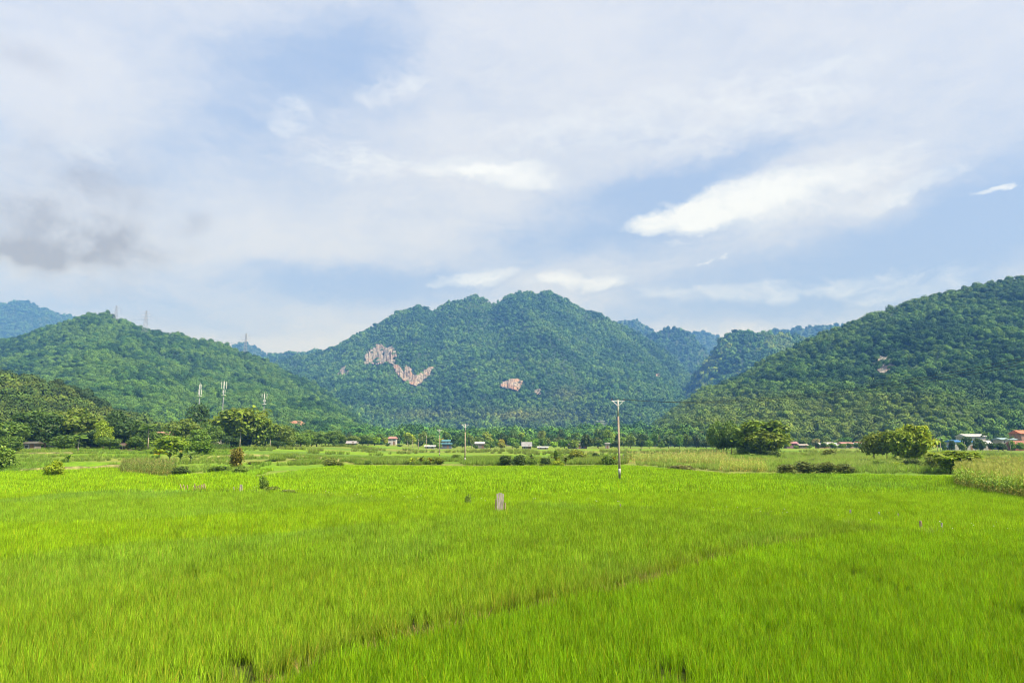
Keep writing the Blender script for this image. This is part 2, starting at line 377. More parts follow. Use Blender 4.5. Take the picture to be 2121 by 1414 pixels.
# ------------------------------------------------------------------ hills
def ridge_fn(sil, D1):
    """silhouette (px, py) -> arrays t, H of the ridge at distance D1 (scalar or per-point)"""
    t = []; h = []; dd = []
    for i, s in enumerate(sil):
        d = s[2] if len(s) > 2 else D1
        x, y, z = ray(s[0], s[1]); t.append(x / y); h.append(CAMZ + z / y * d); dd.append(d)
    return np.array(t), np.array(h), np.array(dd)
class Hill:
    def __init__(s, sil, D0, D1, seed, tree=8.0, rav=.16, rfreq=1.0, back=1.35, power=1.0, crest=.012):
        s.t, s.H, s.dd = ridge_fn(sil, D1); s.D0 = D0; s.D1 = D1; s.seed = seed; s.tree = tree; s.rav = rav; s.rf = rfreq; s.back = back; s.pw = power; s.cr = crest
        s.t0, s.t1 = s.t.min(), s.t.max()
    def ridge(s, t): return np.interp(t, s.t, s.H), np.interp(t, s.t, s.dd)
    def h(s, t, D):
        H, d1 = s.ridge(t); H = np.maximum(H - s.tree, -4)
        D0 = s.D0 + (fbm(t * 9, t * 0 + 3, 2, s.seed) - .5) * .25 * (s.D1 - s.D0)
        q = (D - D0) / (d1 - D0); qq = np.clip(q, 0, 1)
        f = np.where(q <= 1, qq ** s.pw * (1 - .12 * np.sin(qq * math.pi)), 1 - 1.1 * (q - 1) - 1.2 * (q - 1) ** 2)
        f = np.where(q <= 0, -.02 + .1 * np.minimum(q, 0), f)
        x = t * D; sc = 1.0 / (s.D1 - s.D0) * 2.2 * s.rf
        rv = ridged(x * sc * 1.5 + D * sc * .25, D * sc * .55, 4, s.seed) - .62
        win = np.clip(qq * 4 * (1.04 - qq), 0, 1)
        z = H * f + np.maximum(H, 0) * s.rav * rv * win
        z = z + np.maximum(H, 20) * s.cr * (fbm(x * sc * 14, D * sc * 14, 3, s.seed + 5) - .5) * 2 * np.clip(qq * 3, 0, 1)
        tr_ = max(s.tree, 12)
        z = z + tr_ * .55 * (fbm(x / (tr_ * 6), D / (tr_ * 5), 2, s.seed + 7) - .5) * 2 * np.clip(qq * 4, 0, 1)
        return z
    def mesh(s, name, mat, nt_=260, nd=110):
        t = np.linspace(s.t0, s.t1, nt_); q = np.linspace(-.12, s.back, nd)
        T, Q = np.meshgrid(t, q); D = s.D0 + Q * (np.interp(T, s.t, s.dd) - s.D0)
        Z = s.h(T, D); V = np.stack([T * D, D, Z], -1).reshape(-1, 3)
        i = np.arange(nd - 1)[:, None] * nt_ + np.arange(nt_ - 1)[None, :]
        F = np.stack([i, i + 1, i + nt_ + 1, i + nt_], -1).reshape(-1, 4)
        return npmesh(name, V, F, smooth=True, mats=(mat,))
    def hit(s, px, py):
        x, y, z = ray(px, py); t = x / y; e = z / y
        D = np.linspace(s.D0 * .9, s.D1 * 1.2, 900); g = s.h(np.full_like(D, t), D) - (CAMZ + e * D)
        k = np.where(g > 0)[0]
        return (t, D[k[0]]) if len(k) else None
def ground_mat(name, a, b, scale):
    return plain(name, a, .95, .3, scale)
M_hill = plain('forest_floor', (.03, .065, .02), .95, .35, .02)
M_far = None
def rock_mask_polys(hill, polys): return polys

HILLS = {}
def forest(hill, name, spacing, size, protos, label, tints, seed, qmax=1.12, thin=None, excl=(), zcol=None, cat='forest', tlo=None, thi=None, hvar=(.68, 1.9)):
    rs = np.random.RandomState(seed)
    t0, t1 = (tlo if tlo is not None else hill.t0), (thi if thi is not None else hill.t1)
    Dm = hill.dd.max(); A = (t1 - t0) * (((hill.D0 + qmax * (Dm - hill.D0)) ** 2 - hill.D0 ** 2) / 2)
    # jittered grid in world metres for an even canopy
    ymax = hill.D0 + qmax * (Dm - hill.D0); y0 = hill.D0 * .93
    gy = np.arange(y0, ymax, spacing); pts = []
    for yy in gy:
        gx = np.arange(t0 * yy, t1 * yy, spacing); pts.append(np.stack([gx + (rs.rand(len(gx)) - .5) * spacing * .95, yy + (rs.rand(len(gx)) - .5) * spacing * .95], 1))
    p = np.concatenate(pts); t = p[:, 0] / p[:, 1]; D = p[:, 1]
    z = hill.h(t, D); H, d1 = hill.ridge(t); q = (D - hill.D0) / (d1 - hill.D0)
    keep = (z > .5) & (q < qmax)
    # project to picture for the bare patches
    yv = D * CT + (z + size * .4 - CAMZ) * ST; zv = -D * ST + (z + size * .4 - CAMZ) * CT
    PX = 1060.5 + 1414 * p[:, 0] / yv; PY = 707 - 1414 * zv / yv
    keep &= (PX > -120) & (PX < 2240)
    nz = fbm(p[:, 0] / size * .35, D / size * .35, 2, seed)
    for (poly, kp) in excl:
        wob = (nz - .5) * 10 * (1.0)
        m = inpoly(PX + wob, PY + wob * .6, poly); keep &= ~(m & (rs.rand(len(p)) > kp))
    p, t, D, z, PX, PY = (a[keep] for a in (p, t, D, z, PX, PY)); n = len(p)
    s = size * (hvar[0] + (hvar[1] - hvar[0]) * rs.rand(n) ** 2.6)
    big = fbm(p[:, 0] / (size * 9), D / (size * 9), 3, seed + 3)
    s *= .7 + .6 * big
    sc = np.stack([s, s, s * (.8 + .7 * rs.rand(n))], 1)
    base = np.array(tints); w = np.clip((fbm(p[:, 0] / (size * 16), D / (size * 16), 3, seed + 9) - .5) * 2.2 + .5 + rs.randn(n) * .34, 0, .999) * (len(tints) - 1)
    i0 = w.astype(int); fr = (w - i0)[:, None]; tint = base[i0] * (1 - fr) + base[np.minimum(i0 + 1, len(base) - 1)] * fr
    tint = tint * (.78 + .44 * rs.rand(n))[:, None]
    if zcol is not None: tint = zcol(tint, PX, PY, rs)
    rot = np.zeros((n, 3)); rot[:, 2] = rs.rand(n) * 6.28; rot[:, 0] = rs.randn(n) * .15
    pts3 = np.stack([p[:, 0], D, z + s * (.2 + .5 * rs.rand(n))], 1)
    print(name, n)
    return scatter(name, pts3, protos, rot, sc, rs.randint(0, len(protos), n), tint, label, cat)

main = Hill([(330, 800), (440, 775), (520, 758), (590, 740), (640, 729), (700, 711), (760, 680), (800, 655), (830, 640), (868, 629), (890, 640), (905, 640), (930, 622), (985, 605), (1003, 616), (1020, 628), (1055, 607), (1075, 607), (1095, 599), (1115, 602), (1135, 596), (1160, 606), (1215, 640), (1265, 659), (1320, 680), (1380, 720), (1420, 765), (1450, 800), (1480, 840), (1520, 880), (1600, 915)], 1500, 2750, 3, tree=12, rav=.20, rfreq=1.1)
left = Hill([(-330, 800), (-150, 745), (0, 697), (60, 683), (110, 672), (160, 655), (190, 645), (225, 647), (245, 664), (300, 671), (330, 679), (352, 688), (366, 682), (400, 695), (470, 713), (540, 735), (600, 765), (640, 785), (690, 820), (730, 850), (770, 885), (810, 912)], 640, 1450, 11, tree=9, rav=.15, rfreq=1.0)
right = Hill([(1290, 914), (1320, 905), (1350, 885), (1400, 840), (1450, 805), (1500, 785), (1550, 760), (1600, 735), (1660, 705), (1720, 675), (1780, 655), (1840, 630), (1900, 612), (1960, 595), (2020, 580), (2080, 570), (2121, 560), (2300, 520), (2500, 500)], 500, 1050, 23, tree=9, rav=.17, rfreq=1.0)
near = Hill([(-260, 735), (-100, 748), (0, 765), (40, 775), (100, 788), (150, 800), (190, 822), (230, 850), (280, 872), (330, 893), (380, 912)], 235, 400, 31, tree=5, rav=.12)
foot = Hill([(560, 915), (640, 905), (700, 893), (760, 890), (840, 898), (920, 892), (1000, 896), (1080, 888), (1160, 893), (1260, 886), (1340, 888), (1400, 900), (1500, 912)], 560, 900, 41, tree=8, rav=.1)
hillD = Hill([(1380, 860), (1430, 790), (1460, 745), (1490, 705), (1510, 685), (1545, 679), (1560, 686), (1590, 684), (1612, 690), (1650, 688), (1700, 700), (1800, 730)], 1500, 2300, 53, tree=12, rav=.2)
hillB = Hill([(1290, 760), (1330, 705), (1355, 688), (1375, 682), (1398, 679), (1425, 686), (1445, 700), (1470, 730), (1500, 770)], 2900, 3600, 59, tree=14, rav=.2)
farA = Hill([(1180, 700), (1240, 680), (1290, 664), (1320, 665), (1350, 686), (1400, 720), (1450, 760)], 3900, 4700, 61, tree=0, rav=.2)
farC = Hill([(1360, 730), (1405, 692), (1425, 687), (1455, 686), (1478, 692), (1495, 703), (1530, 740)], 4300, 5600, 67, tree=0, rav=.2)
farE = Hill([(1550, 710), (1590, 689), (1620, 681), (1650, 685), (1680, 680), (1702, 672), (1740, 676), (1800, 700)], 3300, 4100, 71, tree=0, rav=.2)
farL = Hill([(-260, 680), (-100, 640), (-40, 645), (0, 632), (20, 631), (45, 623), (70, 631), (95, 643), (110, 649), (135, 652), (155, 655), (250, 690), (350, 750), (420, 800)], 3900, 5300, 73, tree=0, rav=.2)
farM = Hill([(380, 790), (440, 745), (480, 722), (497, 713), (512, 712), (530, 722), (550, 735), (600, 760), (680, 800)], 4200, 5200, 79, tree=0, rav=.2)
farN = Hill([(500, 770), (540, 742), (565, 731), (590, 726), (615, 729), (650, 726), (700, 745), (780, 790)], 3000, 3700, 83, tree=12, rav=.2)
hm = [('mountain', main, 'main wooded mountain', 360, 150), ('hill', left, '', 300, 130), ('hill', right, '', 260, 120), ('hill', near, '', 120, 60), ('hill', foot, '', 140, 40),
      ('mountain', hillD, '', 160, 70), ('mountain', hillB, '', 140, 60)]
labs = ['main forested mountain with several rounded summits at the head of the valley', 'long green hill carrying the high-voltage pylons on its crest', 'steep forested slope rising behind the village with blue roofs',
        'low near hill behind the trees and stone house at the field edge', 'low wooded foothill at the foot of the main mountain', 'green hill with paired bumps between the main mountain and the steep slope', 'small domed hill just behind the shoulder of the main mountain']
for (nm, hl, _, a, b), lb in zip(hm, labs):
    o = link(bpy.data.objects.new(nm, hl.mesh(nm, M_hill, a, b))); tag(o, lb, nm, kind='structure')

def far_mat():
    m, t, p = new_mat('far_forest')
    tcn = N(t, 'ShaderNodeTexCoord')
    n = N(t, 'ShaderNodeTexNoise'); n.inputs['Scale'].default_value = .012; n.inputs['Detail'].default_value = 8; n.inputs['Roughness'].default_value = .7; t.links.new(tcn.outputs['Object'], n.inputs[0])
    t.links.new(mixc(t, maprange(t, n.outputs[0], .35, .65), (.022, .05, .012, 1), (.05, .095, .025, 1)), p.inputs['Base Color'])
    n2 = N(t, 'ShaderNodeTexVoronoi'); n2.inputs['Scale'].default_value = .05; t.links.new(tcn.outputs['Object'], n2.inputs[0])
    b = N(t, 'ShaderNodeBump'); b.inputs['Strength'].default_value = 1; b.inputs['Distance'].default_value = 18; b.invert = True
    t.links.new(n2.outputs['Distance'], b.inputs['Height']); t.links.new(b.outputs[0], p.inputs['Normal']); p.inputs['Roughness'].default_value = .95; p.inputs['Specular IOR Level'].default_value = .05
    return m
M_far = far_mat()
for hl, lb in ((farA, 'blue ridge showing over the right shoulder of the main mountain'), (farC, 'pale blue rounded mountain in the gap beyond the domed hill'), (farE, 'blue ridge showing above the hill with paired bumps'),
               (farL, 'high blue mountain beyond the left hill'), (farM, 'small pointed blue peak behind the third pylon'), (farN, 'low blue-green ridge between the pylon hill and the main mountain')):
    o = link(bpy.data.objects.new('mountain', hl.mesh('mountain', M_far, 220, 60))); tag(o, lb, 'mountain', kind='structure')

ROCKS = {  # (hill, polygon px, label, colour bias)
 'a': (main, [(756, 735), (772, 724), (780, 716), (790, 714), (800, 722), (812, 716), (820, 728), (823, 745), (818, 757), (800, 754), (785, 757), (757, 757)], 'large pale cliff high on the left flank of the main mountain', 0.2),
 'b': (main, [(815, 757), (826, 758), (836, 770), (842, 758), (852, 765), (856, 778), (866, 780), (884, 766), (898, 760), (900, 766), (888, 782), (872, 796), (860, 802), (846, 796), (832, 788), (820, 772)], 'v-shaped pink and grey cliff just below the large pale cliff', 0.8),
 'c': (main, [(1034, 802), (1042, 792), (1056, 787), (1066, 784), (1080, 790), (1086, 788), (1080, 800), (1074, 812), (1058, 808), (1044, 806)], 'bright orange-white cliff low in the middle of the main mountain', 0.7),
 'd': (main, [(1105, 812), (1112, 808), (1121, 809), (1119, 818), (1108, 820)], 'small pale cliff beside the bright orange-white one', 0.1),
 'e': (main, [(1355, 776), (1360, 772), (1366, 778), (1364, 784), (1357, 781)], 'tiny pink rock high on the right flank of the main mountain', 0.8),
 'f': (main, [(698, 775), (704, 764), (712, 757), (720, 764), (728, 771), (718, 780), (704, 780)], 'grey rock in the shadow left of the large pale cliff', 0.1),
 'g': (right, [(1811, 752), (1815, 742), (1830, 738), (1848, 745), (1852, 760), (1842, 770), (1830, 775), (1822, 778), (1812, 768)], 'pale cliff on the steep slope above the village', 0.4),
}
grow = lambda poly, k: [((x - sum(p[0] for p in poly) / len(poly)) * k + sum(p[0] for p in poly) / len(poly), (y - sum(p[1] for p in poly) / len(poly)) * k + sum(p[1] for p in poly) / len(poly)) for x, y in poly]
SOIL = [(left, [(598, 880), (612, 874), (628, 875), (637, 882), (630, 890), (604, 889)], 'bare red soil scar at the foot of the pylon hill'),
        (left, [(684, 898), (696, 890), (706, 896), (704, 906), (688, 905)], 'small red soil scar at the toe of the pylon hill'),
        (right, [(1528, 845), (1534, 839), (1542, 845), (1548, 850), (1534, 853)], 'red soil patch low on the steep slope'),
        (right, [(1443, 868), (1450, 862), (1454, 867), (1447, 880), (1441, 880)], 'thin red earth scar at the toe of the steep slope'),
        (right, [(1513, 871), (1521, 866), (1526, 872), (1518, 876)], 'tiny red earth patch beside the larger one on the steep slope')]
G3 = lambda a: np.array(a)
DG, MG, LG, YG = (.030, .086, .018), (.062, .158, .024), (.105, .215, .030), (.16, .25, .032)
def zc_right(tint, PX, PY, rs):
    k = np.clip(np.exp(-(((PX - 1700) / 230) ** 2 + ((PY - 870) / 40) ** 2)) * 1.5 + .9 * np.exp(-(((PX - 1470) / 110) ** 2 + ((PY - 850) / 38) ** 2)) + .6 * np.exp(-(((PX - 1900) / 150) ** 2 + ((PY - 860) / 40) ** 2)), 0, 1)[:, None] * (.4 + .6 * rs.rand(len(PX)))[:, None]
    # bamboo growing along the crest is a lighter green
    sy = np.interp(PX, [1350, 1500, 1720, 1900, 2121], [885, 785, 675, 612, 560])
    k2 = np.clip(1 - (PY - sy) / 55, 0, 1)[:, None] * (rs.rand(len(PX)) < .6)[:, None] * .7
    tint = tint * (1 - k) + np.array([.13, .19, .03]) * k
    return tint * (1 - k2) + np.array([.13, .22, .03]) * k2
def zc_main(tint, PX, PY, rs):
    k = (np.exp(-(((PX - 1060) / 40) ** 2 + ((PY - 863) / 6) ** 2)) + .7 * np.exp(-(((PX - 1175) / 30) ** 2 + ((PY - 818) / 14) ** 2)) + .45 * np.exp(-(((PX - 1120) / 160) ** 2 + ((PY - 865) / 22) ** 2)) + .5 * np.exp(-(((PX - 880) / 80) ** 2 + ((PY - 862) / 12) ** 2)))
    k = np.clip(k, 0, 1)[:, None]
    return tint * (1 - k) + np.array([.14, .18, .035]) * k
ex = lambda h: [(p, .14) for (hh, p, *_r) in ROCKS.values() if hh is h] + [(p, .25) for (hh, p, _l) in SOIL if hh is h]
forest(main, 'forest', 9, 4.9, FOR, 'dense jungle covering the main mountain', [tuple(.9 * q_ for q_ in t_) for t_ in (DG, MG, MG, LG)], 1, excl=ex(main), zcol=zc_main)
forest(left, 'forest', 5.8, 3.2, FORN, 'dense woodland covering the pylon hill', [tuple(.76 * q_ for q_ in t_) for t_ in (DG, MG, LG, LG)], 2, excl=ex(left))
forest(right, 'forest', 5.5, 3.15, FORN, 'dense woodland and bamboo covering the steep slope', [tuple(.78 * q_ for q_ in t_) for t_ in (DG, DG, MG, LG)], 3, excl=ex(right), zcol=zc_right)
forest(near, 'forest', 4.4, 2.6, FORN, 'dense trees covering the low near hill', [(.03, .06, .016), (.055, .09, .02), (.085, .125, .02), (.055, .10, .02)], 4)
forest(foot, 'forest', 6.8, 4.2, FORN, 'wooded belt at the foot of the main mountain', [DG, MG, LG, MG], 5, qmax=1.1)
forest(hillD, 'forest', 11, 6.4, FOR, 'jungle covering the hill with paired bumps', [DG, MG, LG, YG], 6)
forest(hillB, 'forest', 14, 8.5, FOR, 'jungle covering the small domed hill', [DG, MG, MG], 7)
forest(farN, 'forest', 15, 9, FOR, 'jungle on the low blue-green ridge', [DG, MG, MG], 8)
for hl, sd_, nme in ((farL, 9, 'jungle on the high blue mountain'), (farA, 10, 'jungle on the blue ridge over the shoulder'), (farC, 12, 'jungle on the pale blue rounded mountain'), (farE, 13, 'jungle on the blue ridge above the paired bumps'), (farM, 14, 'jungle on the small pointed blue peak')):
    forest(hl, 'forest', 24, 11, FOR, nme, [DG, MG], sd_)

def rock_mat(name, pal):
    m, t, p = new_mat(name)
    tcn = N(t, 'ShaderNodeTexCoord'); mp = N(t, 'ShaderNodeMapping'); mp.inputs['Scale'].default_value = (1, 1, .28); t.links.new(tcn.outputs['Object'], mp.inputs[0])
    n = N(t, 'ShaderNodeTexNoise'); n.inputs['Scale'].default_value = .11; n.inputs['Detail'].default_value = 8; n.inputs['Roughness'].default_value = .75; t.links.new(mp.outputs[0], n.inputs[0])
    n2 = N(t, 'ShaderNodeTexNoise'); n2.inputs['Scale'].default_value = .045; n2.inputs['Detail'].default_value = 5; t.links.new(mp.outputs[0], n2.inputs[0])
    c = mixc(t, maprange(t, n.outputs[0], .40, .60), pal[0], pal[1]); c = mixc(t, maprange(t, n2.outputs[0], .47, .60), c, pal[2])
    t.links.new(c, p.inputs['Base Color']); p.inputs['Roughness'].default_value = .95
    return m
M_rock = {0: rock_mat('limestone', ((.05, .065, .05, 1), (.25, .24, .22, 1), (.17, .14, .11, 1))), 1: rock_mat('stained_limestone', ((.07, .065, .055, 1), (.25, .23, .20, 1), (.23, .155, .105, 1))), 2: plain('red_soil', (.22, .12, .07), .95, .3, .15)}
def patch(hl, poly, off, name, mat, lab, cat, rough_=6.0):
    xs = [p[0] for p in poly]; ys = [p[1] for p in poly]; x0, x1, y0, y1 = min(xs), max(xs), min(ys), max(ys)
    nx = max(8, int((x1 - x0) * 1.6)); ny = max(8, int((y1 - y0) * 1.6)); rs = np.random.RandomState(int(x0)); V = []; idx = -np.ones((ny, nx), int)
    for j in range(ny):
        for i in range(nx):
            px = x0 + (x1 - x0) * i / (nx - 1); py = y0 + (y1 - y0) * j / (ny - 1)
            w = (vnoise(np.array(px * .3), np.array(py * .3), 5) - .5) * 5
            if not inpoly(np.array(px + w), np.array(py + w * .5), poly): continue
            h = hl.hit(px, py)
            if h is None: continue
            t, D = h; z = float(hl.h(np.array([t]), np.array([D]))[0])
            d = off + (float(ridged(np.array(px * .22), np.array(py * .05), 3, 3)) - .4) * rough_ + rs.rand() * rough_ * .2
            idx[j, i] = len(V); V.append((t * D, D - d, z + d * .35))
    F = [(idx[j, i], idx[j, i + 1], idx[j + 1, i + 1], idx[j + 1, i]) for j in range(ny - 1) for i in range(nx - 1) if min(idx[j, i], idx[j, i + 1], idx[j + 1, i + 1], idx[j + 1, i]) >= 0]
    if not F: print('no patch', lab); return
    o = link(bpy.data.objects.new(name, npmesh(name, V, F, mats=(mat,)))); tag(o, lab, cat)
for k, (hl, poly, lab, b) in ROCKS.items(): patch(hl, poly, 5 if hl is main else 3, 'rock_face', M_rock[1 if b > .5 else 0], lab, 'cliff', 10 if hl is main else 4)
for hl, poly, lab in SOIL: patch(hl, poly, 4, 'soil_scar', M_rock[2], lab, 'bare soil', 3)

# ------------------------------------------------------------------ ground
RT = .5                      # rice canopy height at which plot edges were read
pl = lambda pts, z=RT: [G(x, y, z) for x, y in pts]
L1 = [(-300, 1060), (0, 1020), (200, 1014), (380, 1012), (560, 1014), (700, 1026), (830, 1030), (1000, 1040), (1150, 1040), (1300, 1046), (1560, 1060), (1700, 1072), (1900, 1092), (2121, 1098), (2500, 1110)]
L2 = [(-300, 1100), (0, 1082), (220, 1078), (350, 1070), (520, 1058), (680, 1044), (800, 1034)]
L3 = [(-300, 1190), (0, 1150), (150, 1128), (330, 1112), (480, 1104), (600, 1096), (760, 1080), (900, 1066), (1000, 1052), (1040, 1046)]
L4 = [(300, 1500), (520, 1400), (640, 1345), (780, 1306), (900, 1282), (1000, 1256), (1120, 1228), (1250, 1208), (1340, 1184), (1400, 1166), (1530, 1130), (1700, 1104), (1800, 1092)]
W1, W2, W3, W4 = (pl(L) for L in (L1, L2, L3, L4))
FAR = pl([(-400, 985), (0, 975), (240, 968), (330, 985), (500, 988), (560, 968), (700, 962), (1000, 964), (1300, 962), (1400, 970), (1500, 978), (1760, 980), (1960, 984), (2040, 990), (2500, 1010)])
CORN = pl([(1978, 1010), (2010, 1018), (2060, 1029), (2121, 1040), (2330, 1070), (2330, 992), (2060, 986), (1985, 996)], .0)
def lineY(Wl, x):
    a = np.array(sorted(Wl)); return np.interp(x, a[:, 0], a[:, 1])
def ricecolor(x, y, rs=None):
    """true leaf colour of the rice by plot"""
    n = len(x)
    yg = np.array([.225, .385, .008]); bl = np.array([.160, .300, .034]); mid = np.array([.190, .330, .012]); front = np.array([.172, .335, .005])
    c = np.repeat(mid[None], n, 0)
    nz = fbm(x * .12, y * .05, 3, 2); nz2 = fbm(x * .5, y * .25, 3, 5); nz3 = fbm(x * .05, y * .03, 3, 8)
    far = (y > lineY(W1, x))
    A = (~far) & (y > lineY(W2, x)) & (x < W2[-1][0])
    B = (~far) & (~A) & (y > lineY(W3, x)) & (x < W3[-1][0] + 1)
    F4 = inpoly(x, y, W4 + [(W4[-1][0] + 20, W4[-1][1]), (80, 60), (80, 0), (W4[0][0], 0)])
    C = (~far) & (~A) & (~B) & (~F4)
    c[far] = yg * 1.0 + (bl - yg) * np.clip((nz3[far, None] - .5) * 2.6, 0, .55)
    c[A] = bl * .6 + yg * .36 + (bl - yg) * np.clip((nz[A, None] - .5) * 2.5, -.3, .45)
    c[B] = yg * .94
    k = np.clip((nz[C] - .42) * 3.2, 0, 1)[:, None] * np.clip((x[C] + 16) / 12, .25, 1)[:, None]; c[C] = mid * (1 - k) + bl * k
    c[F4] = front * (.92 + .16 * nz[F4, None]); yk = np.clip((y[F4] - 20) / 25, 0, 1)[:, None]; c[F4] = c[F4] * (1 - yk) + yg * yk
    c = c * (.86 + .28 * nz2[:, None])
    return c, far, A, B, C, F4
# parcels of the far plain in metres: long thin strips
def plaincolor(x, y):
    u = x * .985 + y * .12; v = y - x * .05
    row = np.floor(v / 17 + fbm(x * .01, y * .01, 2, 4) * 2); colm = np.floor(u / (38 + 20 * (row % 3)))
    h = np.abs(np.sin(row * 12.9898 + colm * 78.233) * 43758.5453) % 1
    pal = np.array([[.12, .235, .010], [.14, .25, .012], [.11, .20, .015], [.15, .21, .03], [.095, .18, .02], [.16, .23, .03]])
    c = pal[(h * 5.999).astype(int)]
    e = np.abs((v / 17 + fbm(x * .01, y * .01, 2, 4) * 2) % 1 - .5)
    k = (e > .44)[:, None] * .55; c = c * (1 - k) + np.array([.15, .17, .045]) * k
    n = fbm(x * .03, y * .05, 3, 6)[:, None]; k = np.clip((n - .58) * 5, 0, .6); c = c * (1 - k) + np.array([.20, .19, .06]) * k
    return c
def ground_z(x, y):
    z = np.zeros_like(x)
    fy = lineY(FAR, x)
    far = np.clip((y - fy - 2) / 40, 0, 1)
    z += far * (.3 + .5 * (fbm(x * .02, y * .05, 3, 12)))
    # stepped terraces at the left
    s = np.clip((-x - 40) / 30, 0, 1) * np.clip((y - 110) / 10, 0, 1)
    v = (y - 110) / 14.0; st = np.floor(v) + np.clip((v - np.floor(v)) * 8, 0, 1)
    z += s * np.clip(st, 0, 5) * .35
    return z
nd, ntt = 420, 360
D = np.concatenate([np.linspace(-28, 4, 12)[:-1], np.geomspace(4, 700, nd - 41), np.geomspace(720, 15000, 30)]); nd = len(D)
T = np.linspace(-1.35, 1.35, ntt); TT, DD = np.meshgrid(T, D)
X = TT * (np.abs(DD) + 30); Y = DD
xf, yf = X.ravel(), Y.ravel(); Z = ground_z(xf, yf)
c, far, A_, B_, C_, F4_ = ricecolor(xf, yf)
fy = lineY(FAR, xf); beyond = yf > fy
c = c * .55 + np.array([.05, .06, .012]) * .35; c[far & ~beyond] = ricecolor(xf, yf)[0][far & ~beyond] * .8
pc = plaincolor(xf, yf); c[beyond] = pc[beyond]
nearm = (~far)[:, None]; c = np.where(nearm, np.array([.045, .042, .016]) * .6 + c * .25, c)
i = np.arange(nd - 1)[:, None] * ntt + np.arange(ntt - 1)[None, :]
F = np.stack([i, i + 1, i + ntt + 1, i + ntt], -1).reshape(-1, 4)
def mk_ground():
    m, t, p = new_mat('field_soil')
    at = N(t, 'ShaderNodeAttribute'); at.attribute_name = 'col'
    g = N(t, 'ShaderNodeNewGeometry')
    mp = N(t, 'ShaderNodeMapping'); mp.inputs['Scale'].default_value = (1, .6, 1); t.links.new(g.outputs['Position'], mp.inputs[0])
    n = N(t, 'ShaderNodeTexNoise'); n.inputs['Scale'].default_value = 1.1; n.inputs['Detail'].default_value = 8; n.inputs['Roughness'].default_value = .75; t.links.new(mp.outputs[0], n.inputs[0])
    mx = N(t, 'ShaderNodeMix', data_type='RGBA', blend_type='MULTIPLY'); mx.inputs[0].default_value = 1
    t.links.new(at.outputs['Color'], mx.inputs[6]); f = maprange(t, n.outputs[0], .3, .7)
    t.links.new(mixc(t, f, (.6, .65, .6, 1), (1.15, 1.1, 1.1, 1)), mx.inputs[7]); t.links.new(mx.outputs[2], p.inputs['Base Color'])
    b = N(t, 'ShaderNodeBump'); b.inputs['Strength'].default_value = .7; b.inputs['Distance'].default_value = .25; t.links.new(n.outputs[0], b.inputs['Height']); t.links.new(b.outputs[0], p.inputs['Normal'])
    p.inputs['Roughness'].default_value = .9; p.inputs['Specular IOR Level'].default_value = .1
    return m
M_ground = mk_ground()
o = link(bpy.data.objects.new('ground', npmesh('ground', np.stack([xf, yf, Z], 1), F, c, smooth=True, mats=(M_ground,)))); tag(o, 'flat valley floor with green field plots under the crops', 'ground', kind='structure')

# ------------------------------------------------------------------ rice
def blades(n, seed, R0, h, w, spread, segs=3, dry=.06, lean=.0):
    rs = np.random.RandomState(seed)
    a = rs.rand(n) * 6.283; r = R0 * np.sqrt(rs.rand(n)); bx, by = r * np.cos(a), r * np.sin(a)
    H = h * (.6 + .5 * rs.rand(n)); out = a + rs.randn(n) * .8; sp = spread * (.15 + rs.rand(n) ** 1.5)
    dx, dy = np.cos(out), np.sin(out); wa = rs.rand(n) * 6.283; wx, wy = np.cos(wa), np.sin(wa)
    V = []
    for k in range(segs + 1):
        s = k / segs; ww = w * (.55 + .6 * s if s < .5 else 1.7 * (1 - s)) * .5 + .0006
        px = bx + dx * sp * s ** 2 * H + lean * s * s * H; py = by + dy * sp * s ** 2 * H; pz = H * (s - .18 * sp * s ** 3)
        V.append(np.stack([px - wx * ww, py - wy * ww, pz], 1)); V.append(np.stack([px + wx * ww, py + wy * ww, pz], 1))
    V = np.stack(V, 1); m = 2 * (segs + 1)
    b = np.arange(n)[:, None] * m; F = np.concatenate([np.stack([b + 2 * k, b + 2 * k + 1, b + 2 * k + 3, b + 2 * k + 2], -1)[:, 0] for k in range(segs)])
    t = .5 + .95 * rs.rand(n); c = np.stack([t * (1 + (rs.rand(n) - .5) * .3), t, t * (.6 + .9 * rs.rand(n))], 1)
    d = rs.rand(n) < dry; c[d] = np.stack([1.55 + .5 * rs.rand(d.sum()), .95 + .2 * rs.rand(d.sum()), 2.0 + 2 * rs.rand(d.sum())], 1)
    # blade bases are browner, with shade between blades painted in as darker colour
    cc = np.repeat(c[:, None], m, 1); basec = np.array([.45, .32, .7])
    for k in range(segs + 1):
        s = k / segs; q = max(0, 1 - s * 2.4) * .6; cc[:, 2 * k] = cc[:, 2 * k] * (1 - q) + basec * q; cc[:, 2 * k + 1] = cc[:, 2 * k]
    return V.reshape(-1, 3), F, cc.reshape(-1, 3)
def rp(n, seed, R0, h, w, sp, segs=3, dry=.06):
    v, f, c_ = blades(n, seed, R0, h, w, sp, segs, dry); return npmesh('rice_shape', v, f, c_, mats=(M_rice,))
RN = [rp(30, 300 + i, .06, .52, .0085, .34, 4, .06) for i in range(10)]
RM = [rp(80, 330 + i, .26, .56, .017, .24, 3, .04) for i in range(8)]
RF = [rp(60, 360 + i, .62, .58, .055, .24, 2, .02) for i in range(6)]
EXTRA = [pl(q) for q in ([(1505, 1040), (1535, 1044), (1560, 1056)], [(1852, 1036), (1872, 1048), (1898, 1064)], [(1985, 1045), (2030, 1062)], [(1630, 1008), (1622, 1030)], [(840, 1036), (930, 1058), (1000, 1052)], [(640, 978), (720, 981), (900, 984)], [(1040, 986), (1110, 990)], [(1150, 1000), (1300, 1004), (1420, 1012)])]
